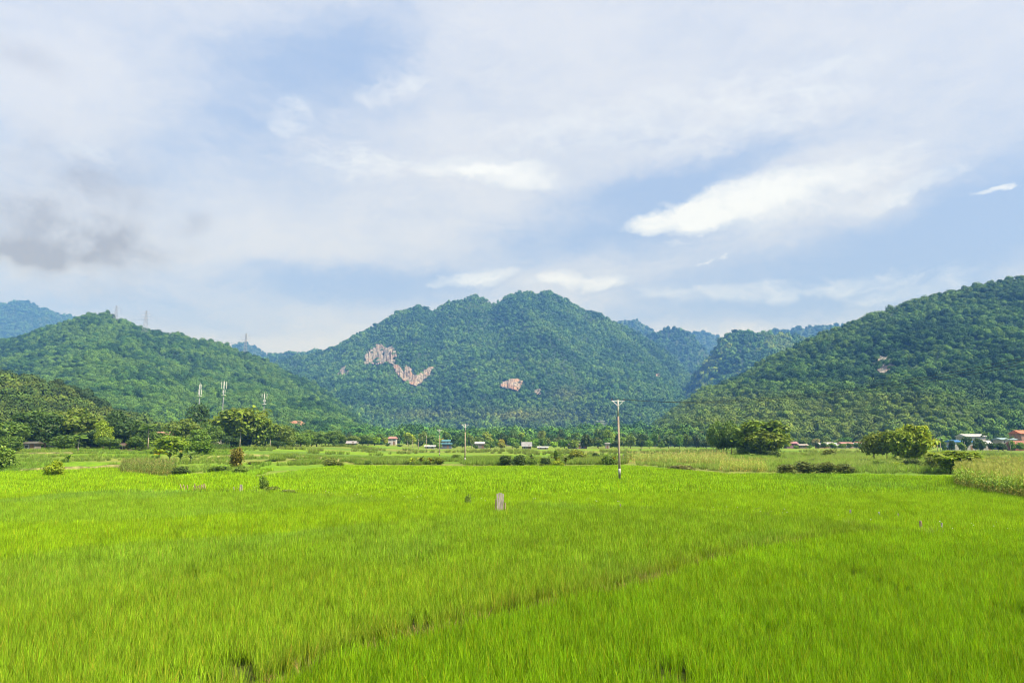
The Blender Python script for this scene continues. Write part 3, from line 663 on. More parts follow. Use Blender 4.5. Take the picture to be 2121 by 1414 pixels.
def rice_field(ya, yb, sp, protos, seed, name, label, hs=1.0):
    rs = np.random.RandomState(seed); P_ = []
    for yy in np.arange(ya, yb, sp):
        wdt = yy * .80 + 3; gx = np.arange(-wdt, wdt, sp); P_.append(np.stack([gx + (rs.rand(len(gx)) - .5) * sp * .7, yy + (rs.rand(len(gx)) - .5) * sp * .7], 1))
    p = np.concatenate(P_); x, y = p[:, 0], p[:, 1]
    keep = y < lineY(FAR, x) + (fbm(x * .3, y * 0, 2, 1) - .5) * 2
    keep &= ~inpoly(x, y, CORN)
    g4 = segdist(x, y, W4); wob = fbm(x * .6, y * .6, 2, 3)
    keep &= ~((g4 < .15 + .30 * wob))
    g3 = segdist(x, y, W3); keep &= ~((g3 < .20 + .2 * wob) & (rs.rand(len(x)) < .8))
    g1 = segdist(x, y, W1); keep &= ~((g1 < .3) & (rs.rand(len(x)) < .7))
    for E_ in EXTRA: keep &= ~(segdist(x, y, E_) < (.12 if yb < 30 else .3))
    gap = fbm(x * .55, y * .4, 3, 14); keep &= ~((gap > .69) & (y < 30) & (rs.rand(len(x)) < .75))
    p = p[keep]; x, y = p[:, 0], p[:, 1]; n = len(p)
    col, far, A, B, C, F4 = ricecolor(x, y)
    s = hs * (.82 + .36 * rs.rand(n)) * (.9 + .2 * fbm(x * .25, y * .2, 3, 6)); s = np.where(C, s * 1.0, s)
    edge = np.clip(1 - segdist(x, y, W4) / 1.2, 0, 1)[:, None] * C[:, None]
    col = col * (1 - .35 * edge) + np.array([.20, .20, .03]) * .35 * edge
    col = col * (.74 + .46 * rs.rand(n) * (.6 + .8 * fbm(x * 1.6, y * 1.2, 2, 17)))[:, None]
    rot = np.zeros((n, 3)); rot[:, 2] = rs.rand(n) * 6.28; rot[:, 0] = rs.randn(n) * .07; rot[:, 1] = rs.randn(n) * .07 + .05
    print(name, n)
    return scatter(name, np.stack([x, y, ground_z(x, y)], 1), protos, rot, np.stack([s, s, s], 1), rs.randint(0, len(protos), n), col, label, 'rice')
rice_field(9.5, 27, .165, RN, 51, 'rice_crop', 'tall rice close by with separate blades and yellowed leaves between')
rice_field(27, 62, .34, RM, 52, 'rice_crop', 'even rice of the middle plots with blue-green and yellow-green stretches')
rice_field(62, 132, .85, RF, 53, 'rice_crop', 'smooth bright yellow-green rice of the wide far plot around the tall pole')

# ------------------------------------------------------------------ plants as things
def mesh_tree_trunk(seed, h0=.0, split=.28, r=.022, n=5, spread=.3, top=.75):
    rs = random.Random(seed); b = MB(); a0 = rs.random() * 6
    b.tube([(0, 0, -.03), (.008, .004, split * .5), (.0, .01, split), (.01, 0, top * .8)], [r * 1.25, r, r * .85, r * .25], 8)
    for i in range(n):
        a = a0 + i * 6.283 / n + rs.uniform(-.4, .4); s = split * rs.uniform(.75, 1.5); l = spread * rs.uniform(.7, 1.1); zt = top * rs.uniform(.7, 1.0)
        b.tube([(0, .005, s), (math.cos(a) * l * .4, math.sin(a) * l * .4, s + (zt - s) * .45), (math.cos(a) * l, math.sin(a) * l, zt)], [r * .6, r * .4, r * .12], 6)
    return b.mesh('trunk', M_bark, True)
def tree_crown(seed, n=3000, size=.05, z0=.10, z1=1.0, lobes=16, jitter=.55, lobe_r=.18, flat=1.0, low=.65):
    rs = np.random.RandomState(seed); parts = []; zc = (z0 + z1) / 2; hz_ = (z1 - z0) / 2; L = []
    for i in range(lobes):
        d = rs.randn(3); d /= np.linalg.norm(d); d[2] = rs.uniform(-low, .95); d[:2] *= (1.02 - .6 * abs(d[2])) / (np.hypot(d[0], d[1]) + .15)
        k = .62 + .18 * rs.rand() if i > 2 else .2
        r = lobe_r * (.7 + .6 * rs.rand()) * (1.35 if i <= 2 else 1); L.append((np.array([d[0] * .5 * k, d[1] * .5 * k, zc + d[2] * hz_ * k * 1.15]), r))
    w = np.array([l[1] ** 2 for l in L]); w /= w.sum()
    for i, ((c, r), k) in enumerate(zip(L, w)):
        m = int(n * k); d = rs.randn(m, 3); d /= np.linalg.norm(d, axis=1)[:, None]
        lump = 1 + .2 * np.sin(d[:, 0] * 6 + i) * np.cos(d[:, 1] * 6 + seed) + .1 * np.sin(d[:, 2] * 11 + i)
        rr = r * lump * (.62 + .42 * rs.rand(m) ** .55); C = c + d * rr[:, None] * np.array([1, 1, flat])
        tn = .75 + .5 * rs.rand()
        v, f, cc = cards(C, d, size, rs, jitter=jitter, droop=.15); parts.append((v, f, cc * np.array([1, 1, 1]) * (.8 + .25 * tn)))
    v, f, c = join(parts); return npmesh('crown', v, f, c, mats=(M_leaf,))
def bamboo_mesh(seed, culms=38, per=190, size=.042, lean=0.0, full=.02):
    rs = np.random.RandomState(seed); b = MB(); parts = []
    for i in range(culms):
        a = rs.rand() * 6.283; R_ = .5 * (.25 + .75 * rs.rand()); hh = .72 + .28 * rs.rand() - .25 * (R_ / .5) ** 2 * rs.rand(); s = np.linspace(0, 1, 14)
        r = R_ * s ** 1.9; z = hh * (1.22 * s - .30 * s ** 3 * (.6 + R_)); x = r * math.cos(a) + rs.randn() * .02 + lean * s ** 2; y = r * math.sin(a) + rs.randn() * .02
        pts = np.stack([x, y, z], 1)
        if i % 2 == 0: b.tube([tuple(p) for p in pts[:8:2]], [.007, .006, .005, .004], 5)
        q = full + (1 - full) * rs.rand(per) ** .62; C = np.stack([np.interp(q, s, pts[:, k]) for k in range(3)], 1)
        rad_ = .055 + .07 * np.sin(np.clip(q, 0, 1) * math.pi); dv = rs.randn(per, 3); dv[:, 2] -= .5; C = C + dv * rad_[:, None] * .6
        nr = dv / np.linalg.norm(dv, axis=1)[:, None]; nr[:, 2] += .7; C[:, 2] = np.maximum(C[:, 2], .02)
        v, f, c = cards(C, nr, size, rs, aspect=2.0, jitter=.4, droop=.6); parts.append((v, f, c * (.8 + .4 * rs.rand())))
    v, f, c = join(parts); return b.mesh('culms', M_culm, True), npmesh('crown', v, f, c, mats=(M_leaf,))
M_culm = plain('bamboo_culm', (.18, .20, .07), .7, .3, 4)
M_palmtrunk = plain('palm_trunk', (.30, .26, .20), .85, .25, 10, stretch=(.3, .3, 3))
def strip_leaf(root, az_, L, wid, rise, droop, n=7, fold=.25, tattered=0, rs=None):
    """broad leaf as a folded strip, verts/faces (quads)"""
    V = []; F = []; d = np.array([math.cos(az_), math.sin(az_), 0]); sd_ = np.array([-d[1], d[0], 0])
    for i in range(n + 1):
        s = i / n; p = np.array(root) + d * L * s * (math.cos(rise) + .1 * s) + np.array([0, 0, L * (math.sin(rise) * s - droop * s * s)])
        w = wid * (math.sin(min(1, s * 1.08 + .06) * math.pi) ** .55 if s < .97 else .1) * .5
        if tattered and rs: w *= 1 - .35 * rs.random() * (i % 2)
        up = np.array([0, 0, fold * w])
        V += [p - sd_ * w + up, p, p + sd_ * w + up]
    for i in range(n):
        b = i * 3; F += [(b, b + 1, b + 4, b + 3), (b + 1, b + 2, b + 5, b + 4)]
    return np.array(V), np.array(F)
def banana_mesh(seed, nl=9):
    rs = random.Random(seed); parts = []; b = MB(); b.tube([(0, 0, -.02), (.01, 0, .25), (0, .01, .5)], [.035, .03, .018], 8)
    for i in range(nl):
        up = i < 2; v, f = strip_leaf((0, 0, .26 + .07 * (i % 4)), i * 2.4 + rs.uniform(-.3, .3), rs.uniform(.5, .66), rs.uniform(.17, .23), rs.uniform(1.1, 1.35) if up else rs.uniform(.55, 1.05), rs.uniform(.1, .25) if up else rs.uniform(.45, .85), 8, .3, 1, rs)
        t = rs.uniform(.8, 1.25); c = np.repeat(np.array([[t * rs.uniform(.9, 1.1), t, t]]), len(v), 0)
        if rs.random() < .15: c = c * np.array([1.8, .95, .8])
        parts.append((v, f, c))
    v, f, c = join(parts); return b.mesh('stem', M_bstem, True), npmesh('leaves', v, f, c, mats=(M_leaf,))
M_bstem = plain('banana_stem', (.16, .20, .06), .7, .35, 5)
def palm_mesh(seed, nf=18, L=.3, th=.72, thin=.012, drp=1.0):
    rs = random.Random(seed); b = MB(); b.tube([(0, 0, -.02), (.01, .0, th * .4), (.0, .01, th)], [thin * 1.5, thin, thin * .8], 8); parts = []
    for i in range(nf):
        a = i * 2.39996; rise = rs.uniform(-.2, 1.3); l = L * rs.uniform(.85, 1.1); d = np.array([math.cos(a), math.sin(a), 0]); s_ = np.array([-d[1], d[0], 0]); V = []; F = []
        dr = rs.uniform(.35, .7) * drp; m = 12
        for k in range(m):
            s = (k + 1) / m; p = np.array([0, 0.01, th]) + d * l * s * math.cos(rise * .7) + np.array([0, 0, l * (math.sin(rise) * s - dr * s * s)]); w = l * .36 * math.sin(min(1, s * .9 + .12) * math.pi) ** .6
            for sg in (-1, 1):
                b0 = len(V); tip = p + s_ * sg * w + d * w * .35 - np.array([0, 0, w * .55]); V += [p - d * .014, p + d * .014, tip + d * .006, tip - d * .006]; F.append((b0, b0 + 1, b0 + 2, b0 + 3))
        t = rs.uniform(.75, 1.25); parts.append((np.array(V), np.array(F), np.repeat(np.array([[t, t, t]]), len(V), 0)))
    v, f, c = join(parts); return b.mesh('trunk', M_palmtrunk, True), npmesh('crown', v, f, c, mats=(M_leaf,))

BROAD = [(mesh_tree_trunk(i), tree_crown(400 + i, 4200, .042)) for i in range(6)]
AIRY = [(mesh_tree_trunk(20 + i, split=.4, r=.014, n=4), tree_crown(430 + i, 3400, .042, z0=.26, lobes=15, lobe_r=.17, low=.7)) for i in range(4)]
SMALL = [(mesh_tree_trunk(40 + i, split=.25), tree_crown(460 + i, 900, .085, z0=.12, lobes=9, lobe_r=.2)) for i in range(8)]
BUSH = [(mesh_tree_trunk(60 + i, split=.08, r=.012, top=.6), tree_crown(480 + i, 1800, .06, z0=.0, lobes=16, lobe_r=.19, jitter=.9, low=.9)) for i in range(6)]
BAMB = [bamboo_mesh(500 + i) for i in range(3)]
BAMB_D = bamboo_mesh(520, 34, 230, .045, lean=.10, full=.05)
BANA = [banana_mesh(540 + i, 12 + i % 3) for i in range(5)]
PALM = [palm_mesh(560, 20, .22, .76, .014), palm_mesh(561, 12, .21, .82, .011, .7)]
def plant(name, kind, variant, px, base, top, w, tint, label, cat, D=None, group=None, rz=None, prefix=None):
    """px, base, top, w read on the photograph fix the plant's place, height and width in metres"""
    if D is None: x, y = G(px, base, .15)
    else: x, y = P(px, base, D).x, D
    zg = float(ground_z(np.array([x]), np.array([y]))[0])
    w = w * (1.16 if kind is BROAD else 1.0); H = max(.4, P(px, top, y).z - zg); Wd = max(.3, w * math.hypot(x, y) / 1414 * .98)
    pair = kind[variant % len(kind)] if isinstance(kind, list) else kind
    r = empty(name, (x, y, zg), rz if rz is not None else (px * 7.13) % 6.283); r.scale = (Wd, Wd, H)
    tag(r, label, cat, group)
    if kind is BAMB or kind is BAMB_D: r.scale = (Wd * 1.28, Wd * 1.28, H * 1.04)
    nm = {'culms': 'culms', 'stem': 'stem', 'trunk': 'trunk'}[pair[0].name.split('.')[0]]
    link(bpy.data.objects.new(nm, pair[0]), r)
    c = link(bpy.data.objects.new('leaves' if pair[1].name.startswith('leaves') else 'crown', pair[1]), r); c.color = (*tint, 1)
    return r
TD, TM, TL, TY, TB = (.042, .088, .018), (.085, .155, .022), (.12, .215, .026), (.19, .28, .020), (.115, .175, .024)
# --- left grove (base of the low near hill)
for a in [
 ('broad_tree', BROAD, 0, 12, 945, 872, 70, TM, 'green tree cut by the photo edge, left of the stone house', 'tree', 188),
 ('broad_tree', BROAD, 1, 52, 940, 858, 78, TD, 'dark bluish-green tree shading the stone house', 'tree', 205),
 ('broad_tree', BROAD, 2, 92, 938, 862, 62, TD, 'dark tree between the stone house tree and the tall yellow-green tree', 'tree', 200),
 ('broad_tree', BROAD, 3, 158, 938, 847, 92, TB, 'tall wide yellow-green tree, highest of the grove below the near hill', 'tree', 208),
 ('broad_tree', BROAD, 4, 213, 937, 878, 34, TY, 'small bright yellow-green tree in front of the dark grove', 'tree', 193),
 ('broad_tree', BROAD, 5, 186, 938, 890, 48, TD, 'dark round tree below the tall wide yellow-green tree', 'tree', 196),
 ('broad_tree', BROAD, 0, 252, 936, 868, 64, TD, 'large dark green tree right of the small bright yellow-green tree', 'tree', 206),
 ('broad_tree', BROAD, 1, 296, 936, 884, 44, TD, 'dark tree standing behind the slender areca palm', 'tree', 204),
 ('broad_tree', BROAD, 2, 330, 934, 896, 52, TM, 'low dark green tree in front of the pink-roofed house', 'tree', 198),
 ('broad_tree', BROAD, 5, 242, 925, 850, 60, TD, 'dark tree crown rising above the grove toward the near hill', 'tree', 232),
 ('broad_tree', BROAD, 3, 380, 930, 868, 66, TB, 'light olive tree right of the pink-roofed house', 'tree', 236),
 ('broad_tree', BROAD, 4, 404, 925, 846, 58, TD, 'tall very dark tree standing clear against the pylon hill', 'tree', 300),
 ('broad_tree', BROAD, 0, 358, 938, 903, 52, TM, 'round green tree above the banana plants', 'tree', 190),
 ('broad_tree', BROAD, 1, 408, 934, 890, 46, TL, 'mid green tree between the very dark tree and the bamboo', 'tree', 222),
 ('broad_tree', BROAD, 2, 438, 934, 884, 46, TM, 'glossy green tree touching the left side of the big bamboo', 'tree', 232),
 ('broad_tree', BROAD, 3, 478, 932, 903, 42, TD, 'low dark tree under the big bamboo', 'tree', 228),
 ('broad_tree', BROAD, 4, 590, 932, 886, 46, TB, 'olive tree just right of the big bamboo', 'tree', 262),
 ('broad_tree', BROAD, 5, 575, 938, 912, 30, TD, 'low dark rounded tree right of the garden fence', 'tree', 240),
 ('broad_tree', BROAD, 0, 622, 930, 894, 46, TL, 'light green tree below the red soil scar', 'tree', 290),
 ('broad_tree', BROAD, 1, 656, 930, 897, 44, TM, 'green tree right of the light one below the red soil scar', 'tree', 310),
 ('broad_tree', BROAD, 2, 690, 928, 894, 48, TM, 'bushy tree at the toe of the pylon hill', 'tree', 340),
 ('broad_tree', BROAD, 3, 728, 926, 902, 40, TB, 'olive tree above the small pale hut', 'tree', 360),
 ('broad_tree', BROAD, 4, 762, 925, 903, 40, TM, 'green tree left of the white house with pink roof', 'tree', 380),
 ('broad_tree', BROAD, 5, 700, 936, 918, 28, TD, 'dark round tree at the edge of the far rice left of the hut', 'tree', 300),
 ('broad_tree', BROAD, 2, 18, 942, 905, 44, TM, 'low leafy tree in front of the edge tree by the stone house', 'tree', 165),
 ]: plant(*a[:10], D=a[10])
for a in [
 ('broad_tree', 3, 30, 915, 868, 60, TM, 'rounded green tree behind the edge tree by the stone house', 240), ('broad_tree', 4, 74, 915, 858, 64, TM, 'mid green tree behind the dark bluish tree', 250),
 ('broad_tree', 5, 122, 915, 852, 60, TM, 'green tree behind the gap left of the tall wide yellow-green tree', 245), ('broad_tree', 0, 200, 915, 856, 60, TD, 'dark tree behind the tall wide yellow-green tree', 250),
 ('broad_tree', 1, 272, 915, 872, 56, TM, 'mid green tree filling the back of the dark grove', 250), ('broad_tree', 2, 316, 915, 884, 50, TD, 'dark tree behind the slender areca palm', 262),
 ('broad_tree', 4, 352, 915, 884, 46, TM, 'green tree just above the pink tiled roof', 268), ('broad_tree', 5, 428, 915, 872, 50, TM, 'green tree between the very dark tree and the big bamboo, behind both', 290),
 ('broad_tree', 1, 570, 915, 880, 54, TM, 'green tree behind the right flank of the big bamboo', 300), ('broad_tree', 2, 606, 915, 888, 48, TD, 'darker tree behind the olive one right of the big bamboo', 320),
 ('broad_tree', 3, 640, 915, 890, 46, TM, 'tree behind the two green trees below the red soil scar', 350), ('broad_tree', 0, 674, 915, 892, 42, TL, 'light tree behind the bushy tree at the toe of the pylon hill', 370),
 ('broad_tree', 3, 226, 940, 905, 44, TM, 'low rounded tree in front of the small bright yellow-green tree', 186), ('broad_tree', 5, 132, 940, 900, 46, TM, 'low bushy tree at the left foot of the tall wide yellow-green tree', 186),
 ('broad_tree', 2, 280, 940, 905, 40, TM, 'low tree at the right end of the dark grove', 188)]: plant(a[0], BROAD, *a[1:6], a[6], a[7], 'tree', D=a[8])
plant('bamboo_clump', BAMB, 0, 503, 935, 846, 96, (.15, .22, .02), 'huge rounded bamboo clump behind the palms', 'bamboo', 262)
plant('bamboo_clump', BAMB, 1, 472, 934, 860, 66, (.13, .20, .02), 'bamboo on the left flank of the huge rounded clump', 'bamboo', 268)
plant('bamboo_clump', BAMB, 2, 540, 935, 868, 62, (.13, .20, .02), 'lower bamboo on the right flank of the huge rounded clump', 'bamboo', 258)
plant('palm_tree', PALM[0], 0, 496, 934, 880, 52, TB, 'palm with a drooping crown in front of the big bamboo', 'palm', 222)
plant('palm_tree', PALM[1], 0, 559, 936, 897, 60, TM, 'short slim palm right of the big bamboo', 'palm', 226)
plant('palm_tree', PALM[1], 0, 306, 925, 874, 84, TL, 'slender areca palm beside the pink-roofed house', 'palm', 183)
plant('palm_tree', PALM[1], 0, 161, 944, 897, 70, TL, 'pale areca palm among the grove, tallest stem near the stone house', 'palm', 165)
plant('palm_tree', PALM[0], 0, 2043, 925, 888, 34, TM, 'palm rising behind the blue-roofed sheds', 'palm', 330)
plant('palm_tree', PALM[1], 0, 2094, 928, 901, 44, TM, 'small palm in front of the dark red house', 'palm', 300)
# --- right clumps in the plain
for a in [
 ('slender_tree', AIRY, 0, 1484, 943, 880, 46, TM, 'leftmost slim dark tree of the grove right of the tall pole', 'tree', 196),
 ('slender_tree', AIRY, 1, 1500, 944, 878, 46, TM, 'second slim dark tree of the grove, trunk bare below', 'tree', 198),
 ('slender_tree', AIRY, 2, 1516, 944, 880, 44, TM, 'third slim tree of the grove, lighter green', 'tree', 194),
 ('slender_tree', AIRY, 3, 1528, 945, 876, 46, TM, 'fourth slim tree of the grove, touching the bamboo', 'tree', 197),
 ('broad_tree', BROAD, 3, 1549, 946, 878, 56, (.08, .14, .02), 'dark tree joined to the left side of the grove bamboo', 'tree', 190),
 ('slender_tree', AIRY, 1, 1812, 960, 889, 66, (.13, .18, .02), 'open feathery tree left of the drooping yellow bamboo', 'tree', 146),
 ('slender_tree', AIRY, 2, 1838, 962, 896, 52, (.12, .18, .02), 'small feathery tree close against the drooping yellow bamboo', 'tree', 143),
 ('broad_tree', BROAD, 2, 1628, 925, 902, 30, TY, 'small bright tree in front of the purple-walled house', 'tree', 400),
 ]: plant(*a[:10], D=a[10])
plant('bamboo_clump', BAMB, 1, 1578, 949, 869, 88, (.14, .22, .02), 'dense round bamboo at the right of the plain grove', 'bamboo', 186)
plant('bamboo_clump', BAMB, 2, 1590, 950, 893, 70, (.13, .19, .018), 'lower bamboo filling the right skirt of the plain grove', 'bamboo', 182)
plant('bamboo_clump', BAMB_D, 0, 1893, 964, 881, 60, (.24, .32, .014), 'yellow bamboo drooping to the right like a plume', 'bamboo', 142, rz=0.0)
plant('bamboo_clump', BAMB, 0, 1868, 966, 892, 50, (.17, .25, .018), 'darker bamboo below the yellow drooping one', 'bamboo', 141)
plant('bamboo_clump', BAMB_D, 0, 1978, 985, 934, 82, (.19, .27, .016), 'low yellow-green bamboo bush beside the corn field', 'bamboo', 100, rz=.1)
# --- bushes, bananas and hedges of the middle distance
yb, gb, db, ob = (.22, .30, .012), (.12, .20, .025), (.055, .095, .018), (.26, .22, .03)
for a in [
 ('bush', BUSH, 0, 113, 988, 957, 38, yb, 'round yellow-green bush at the edge of the left rice plot', 'bush'),
 ('bush', BUSH, 1, 488, 974, 930, 36, (.15, .14, .02), 'orange-tinged bush standing alone left of centre', 'bush'),
 ('bush', BUSH, 2, 10, 975, 925, 44, gb, 'leafy bush cut by the photo edge on the terraces', 'bush'),
 ('bush', BUSH, 3, 378, 983, 966, 44, db, 'low dark bush at the right end of the small corn patch', 'bush'),
 ('bush', BUSH, 4, 497, 982, 964, 34, gb, 'low green bush at the foot of the orange-tinged bush', 'bush'),
 ('bush', BUSH, 5, 455, 978, 962, 50, gb, 'spreading green bush left of the orange-tinged bush', 'bush'),
 ('bush', BUSH, 0, 545, 1018, 987, 22, gb, 'young feathery bush alone in the far rice', 'bush'),
 ('bush', BUSH, 1, 562, 1020, 1008, 44, (.12, .17, .02), 'flat weedy bush beside the young feathery bush', 'bush'),
 ('bush', BUSH, 2, 597, 1025, 1013, 46, (.15, .19, .03), 'low pale weedy bush trailing right of the feathery one', 'bush'),
 ('bush', BUSH, 3, 690, 967, 948, 52, (.14, .18, .03), 'pale green mound of scrub at the edge of the wide rice plot', 'bush'),
 ('bush', BUSH, 4, 762, 963, 953, 20, gb, 'small low bush right of the pale scrub mound', 'bush'),
 ('bush', BUSH, 5, 945, 955, 938, 24, gb, 'rounded green bush left of the middle pole', 'bush'),
 ('bush', BUSH, 0, 908, 962, 948, 34, (.13, .18, .02), 'light bush right of the yellowed bananas', 'bush'),
 ('bush', BUSH, 1, 1048, 963, 944, 36, db, 'dark olive bush at the left of the banana hedge', 'bush'),
 ('bush', BUSH, 2, 1074, 964, 942, 40, db, 'larger dark olive bush in the banana hedge', 'bush'),
 ('bush', BUSH, 3, 1100, 964, 948, 26, gb, 'small green bush under the first tall banana', 'bush'),
 ('bush', BUSH, 4, 1130, 963, 947, 26, db, 'dark bush between the two tall bananas', 'bush'),
 ('bush', BUSH, 5, 1155, 965, 952, 30, yb, 'bright bush at the foot of the tallest banana', 'bush'),
 ('bush', BUSH, 0, 1196, 955, 934, 42, (.17, .20, .02), 'yellowish bush in the middle of the banana hedge', 'bush'),
 ('bush', BUSH, 1, 1234, 954, 938, 20, db, 'small dark bush left of the tall pole', 'bush'),
 ('bush', BUSH, 2, 1262, 962, 941, 34, gb, 'green bush just left of the tall pole', 'bush'),
 ('bush', BUSH, 3, 1300, 955, 938, 26, gb, 'green bush just behind the tall pole', 'bush'),
 ('bush', BUSH, 4, 1412, 974, 963, 64, (.16, .17, .05), 'wide low grassy mound at the left of the yellow corn strip', 'bush'),
 ('bush', BUSH, 5, 1632, 980, 957, 54, (.11, .14, .03), 'dull green shrub starting the shrub strip right of the yellow corn', 'bush'),
 ('bush', BUSH, 0, 1672, 980, 957, 54, (.10, .13, .03), 'dull green shrub second in the shrub strip', 'bush'),
 ('bush', BUSH, 1, 1712, 980, 958, 54, (.11, .14, .03), 'dull green shrub third in the shrub strip', 'bush'),
 ('bush', BUSH, 2, 1750, 979, 960, 40, (.10, .13, .03), 'dull green shrub ending the shrub strip', 'bush'),
 ('bush', BUSH, 3, 1680, 962, 950, 50, (.09, .12, .03), 'darker shrub behind the shrub strip', 'bush'),
 ('bush', BUSH, 4, 1718, 948, 930, 30, (.15, .19, .03), 'pale leafy bush beyond the shrub strip', 'bush'),
 ('bush', BUSH, 5, 1790, 965, 948, 26, db, 'low dark bush at the foot of the open feathery tree', 'bush'),
 ('bush', BUSH, 0, 1822, 972, 954, 40, gb, 'green bush below the open feathery tree', 'bush'),
 ('bush', BUSH, 1, 1890, 974, 950, 40, (.08, .12, .03), 'grey-green bush under the yellow drooping bamboo', 'bush'),
 ('bush', BUSH, 2, 1862, 974, 957, 32, yb, 'bright bush under the darker bamboo', 'bush'),
 ('bush', BUSH, 3, 1930, 972, 940, 30, (.16, .20, .04), 'tall pale weeds between the yellow bamboo and the low bamboo bush', 'bush'),
 ('bush', BUSH, 4, 1545, 950, 928, 40, gb, 'leafy bush at the left foot of the plain grove', 'bush'),
 ('bush', BUSH, 5, 1600, 952, 930, 34, db, 'very dark bush in the shade of the plain grove', 'bush'),
 ('bush', BUSH, 0, 2060, 962, 948, 60, (.08, .12, .025), 'long low dark bush behind the right corn field', 'bush'),
 ('bush', BUSH, 1, 200, 948, 925, 34, gb, 'grey-green bush in front of the dark grove', 'bush'),
 ('bush', BUSH, 2, 175, 945, 930, 40, (.05, .09, .025), 'dark bush in front of the tall wide yellow-green tree', 'bush'),
 ('bush', BUSH, 3, 85, 946, 930, 40, yb, 'bright low bush in front of the stone house', 'bush'),
 ('bush', BUSH, 4, 112, 946, 926, 44, gb, 'scrubby bush right of the stone house', 'bush'),
 ('bush', BUSH, 5, 234, 944, 930, 38, gb, 'low hedge-like bush before the dark grove', 'bush'),
 ('bush', BUSH, 0, 290, 948, 926, 44, gb, 'scrub bush under the slender areca palm', 'bush'),
 ('bush', BUSH, 1, 352, 955, 905, 84, (.16, .25, .018), 'tall bright shrub behind the banana cluster', 'bush'),
 ('bush', BUSH, 2, 412, 957, 912, 58, (.11, .20, .02), 'fresh green shrub right of the banana cluster', 'bush'),
 ('bush', BUSH, 3, 560, 962, 952, 30, db, 'small dark bush on the bank right of the orange-tinged bush', 'bush'),
 ('bush', BUSH, 4, 620, 960, 950, 40, (.13, .14, .04), 'brownish bush on the bank left of the pale scrub mound', 'bush'),
 ('bush', BUSH, 5, 530, 966, 954, 40, (.16, .18, .03), 'yellowish weedy bush on the point of the bank', 'bush'),
 ]: plant(*a)
for i, a in enumerate([
 (328, 962, 920, 34, yb, 'banana plant at the left of the banana cluster'), (350, 964, 918, 36, gb, 'banana plant with upright leaves in the banana cluster'), (372, 966, 916, 38, (.10, .17, .02), 'largest banana plant in the banana cluster'),
 (394, 966, 922, 34, (.09, .15, .03), 'banana plant at the right of the banana cluster'), (140, 967, 933, 26, (.10, .17, .02), 'young banana plant alone on the left terraces'),
 (852, 962, 942, 24, yb, 'small yellowed banana at the start of the bank hedge'), (872, 962, 936, 30, (.16, .20, .02), 'tallest yellowed banana on the bank'), (892, 962, 941, 26, (.18, .20, .02), 'yellowed banana nearest the light bush on the bank'),
 (1101, 962, 932, 20, (.05, .09, .02), 'dark banana plant, first of the banana hedge'), (1122, 962, 938, 14, yb, 'small upright banana between two dark bushes'), (1152, 964, 921, 36, (.08, .13, .02), 'tallest banana of the banana hedge'),
 (1172, 965, 932, 26, (.08, .12, .02), 'banana leaning against the tallest banana of the hedge'), (1272, 962, 936, 30, gb, 'banana plant immediately left of the tall pole'), (1250, 961, 943, 24, gb, 'low banana left of the pole banana'),
 (1350, 948, 928, 30, (.11, .17, .02), 'banana plant at the left of the pale banana row beyond the pole'), (1372, 949, 929, 32, (.12, .18, .03), 'banana plant in the middle of the pale banana row'), (1395, 948, 931, 30, (.11, .17, .03), 'banana plant at the right of the pale banana row'),
 (1434, 944, 933, 14, (.08, .13, .02), 'tiny banana plant left of the slim trees'), (1558, 952, 934, 30, (.09, .15, .02), 'banana plant in front of the plain grove'), (1862, 965, 938, 30, (.13, .18, .03), 'banana plant between the feathery trees and the yellow bamboo'),
 (448, 932, 913, 24, (.08, .14, .03), 'banana plant in front of the big bamboo, by the tarp'), (524, 936, 922, 22, yb, 'small yellow-green banana by the garden fence'), (105, 945, 918, 30, (.05, .09, .025), 'dark banana with long leaves in front of the grove'),
 (645, 934, 917, 24, (.11, .17, .03), 'banana plant at the edge of the far rice left of the hut')]):
    px, b, t, w, ti, lb = a; plant('banana_plant', BANA, i, px, b, t, w, ti, lb, 'banana plant')
plant('bush', BUSH, 3, 971, 1046, 1024, 20, (.13, .2, .03), 'little leafy plant on a pale stem near the old board', 'plant')
plant('bush', BUSH, 1, 1570, 1062, 1052, 20, (.15, .2, .04), 'sprawling weed on the bund right of the old board', 'plant')
# --- far tree line across the valley, trees one can tell apart only by zone
rs = random.Random(5); ntl = 0
zones = [(560, 800, 'below the pylon hill'), (800, 1040, 'below the left flank of the main mountain'), (1040, 1330, 'below the middle of the main mountain'), (1330, 1620, 'at the toe of the steep slope'), (1620, 1900, 'behind the row of small houses'), (1900, 2150, 'around the blue-roofed sheds')]
kinds = [(TD, 'dark green'), (TM, 'mid green'), (TL, 'light green'), (TY, 'yellow-green')]
for row, (Dr, step, tlo, thi) in enumerate([(395, 19, 896, 912), (450, 21, 892, 908), (520, 22, 888, 904)]):
    px = 565 + row * 7
    while px < 2140:
        step_ = step * rs.uniform(.7, 1.35); z = next(q for q in zones if q[0] <= px < q[1] or q is zones[-1])
        ki = rs.choices([0, 1, 2, 3], [3, 5, 3, .8])[0]; ti, kn = kinds[ki]; top = rs.uniform(tlo, thi) + (5 if row == 0 and rs.random() < .35 else 0)
        if px > 1600: top += 3
        if row == 0 and (800 < px < 835 or 905 < px < 940 or 980 < px < 1010 or 1065 < px < 1105 or 1625 < px < 1820 or 1950 < px < 2121):
            px += step_; continue
        if row == 1 and (802 < px < 826 or 1690 < px < 1810 or 1970 < px < 2121): top += 8
        lb = '%s tree of the far tree line %s' % (kn, z[2])
        ti = tuple(c_ * rs.uniform(.85, 1.2) for c_ in ti)
        plant('far_tree', SMALL, rs.randrange(8), px, 928, top, rs.uniform(18, 34), ti, lb, 'tree', D=Dr * rs.uniform(.95, 1.05), group='%s trees %s' % (kn, z[2])); ntl += 1
        px += step_
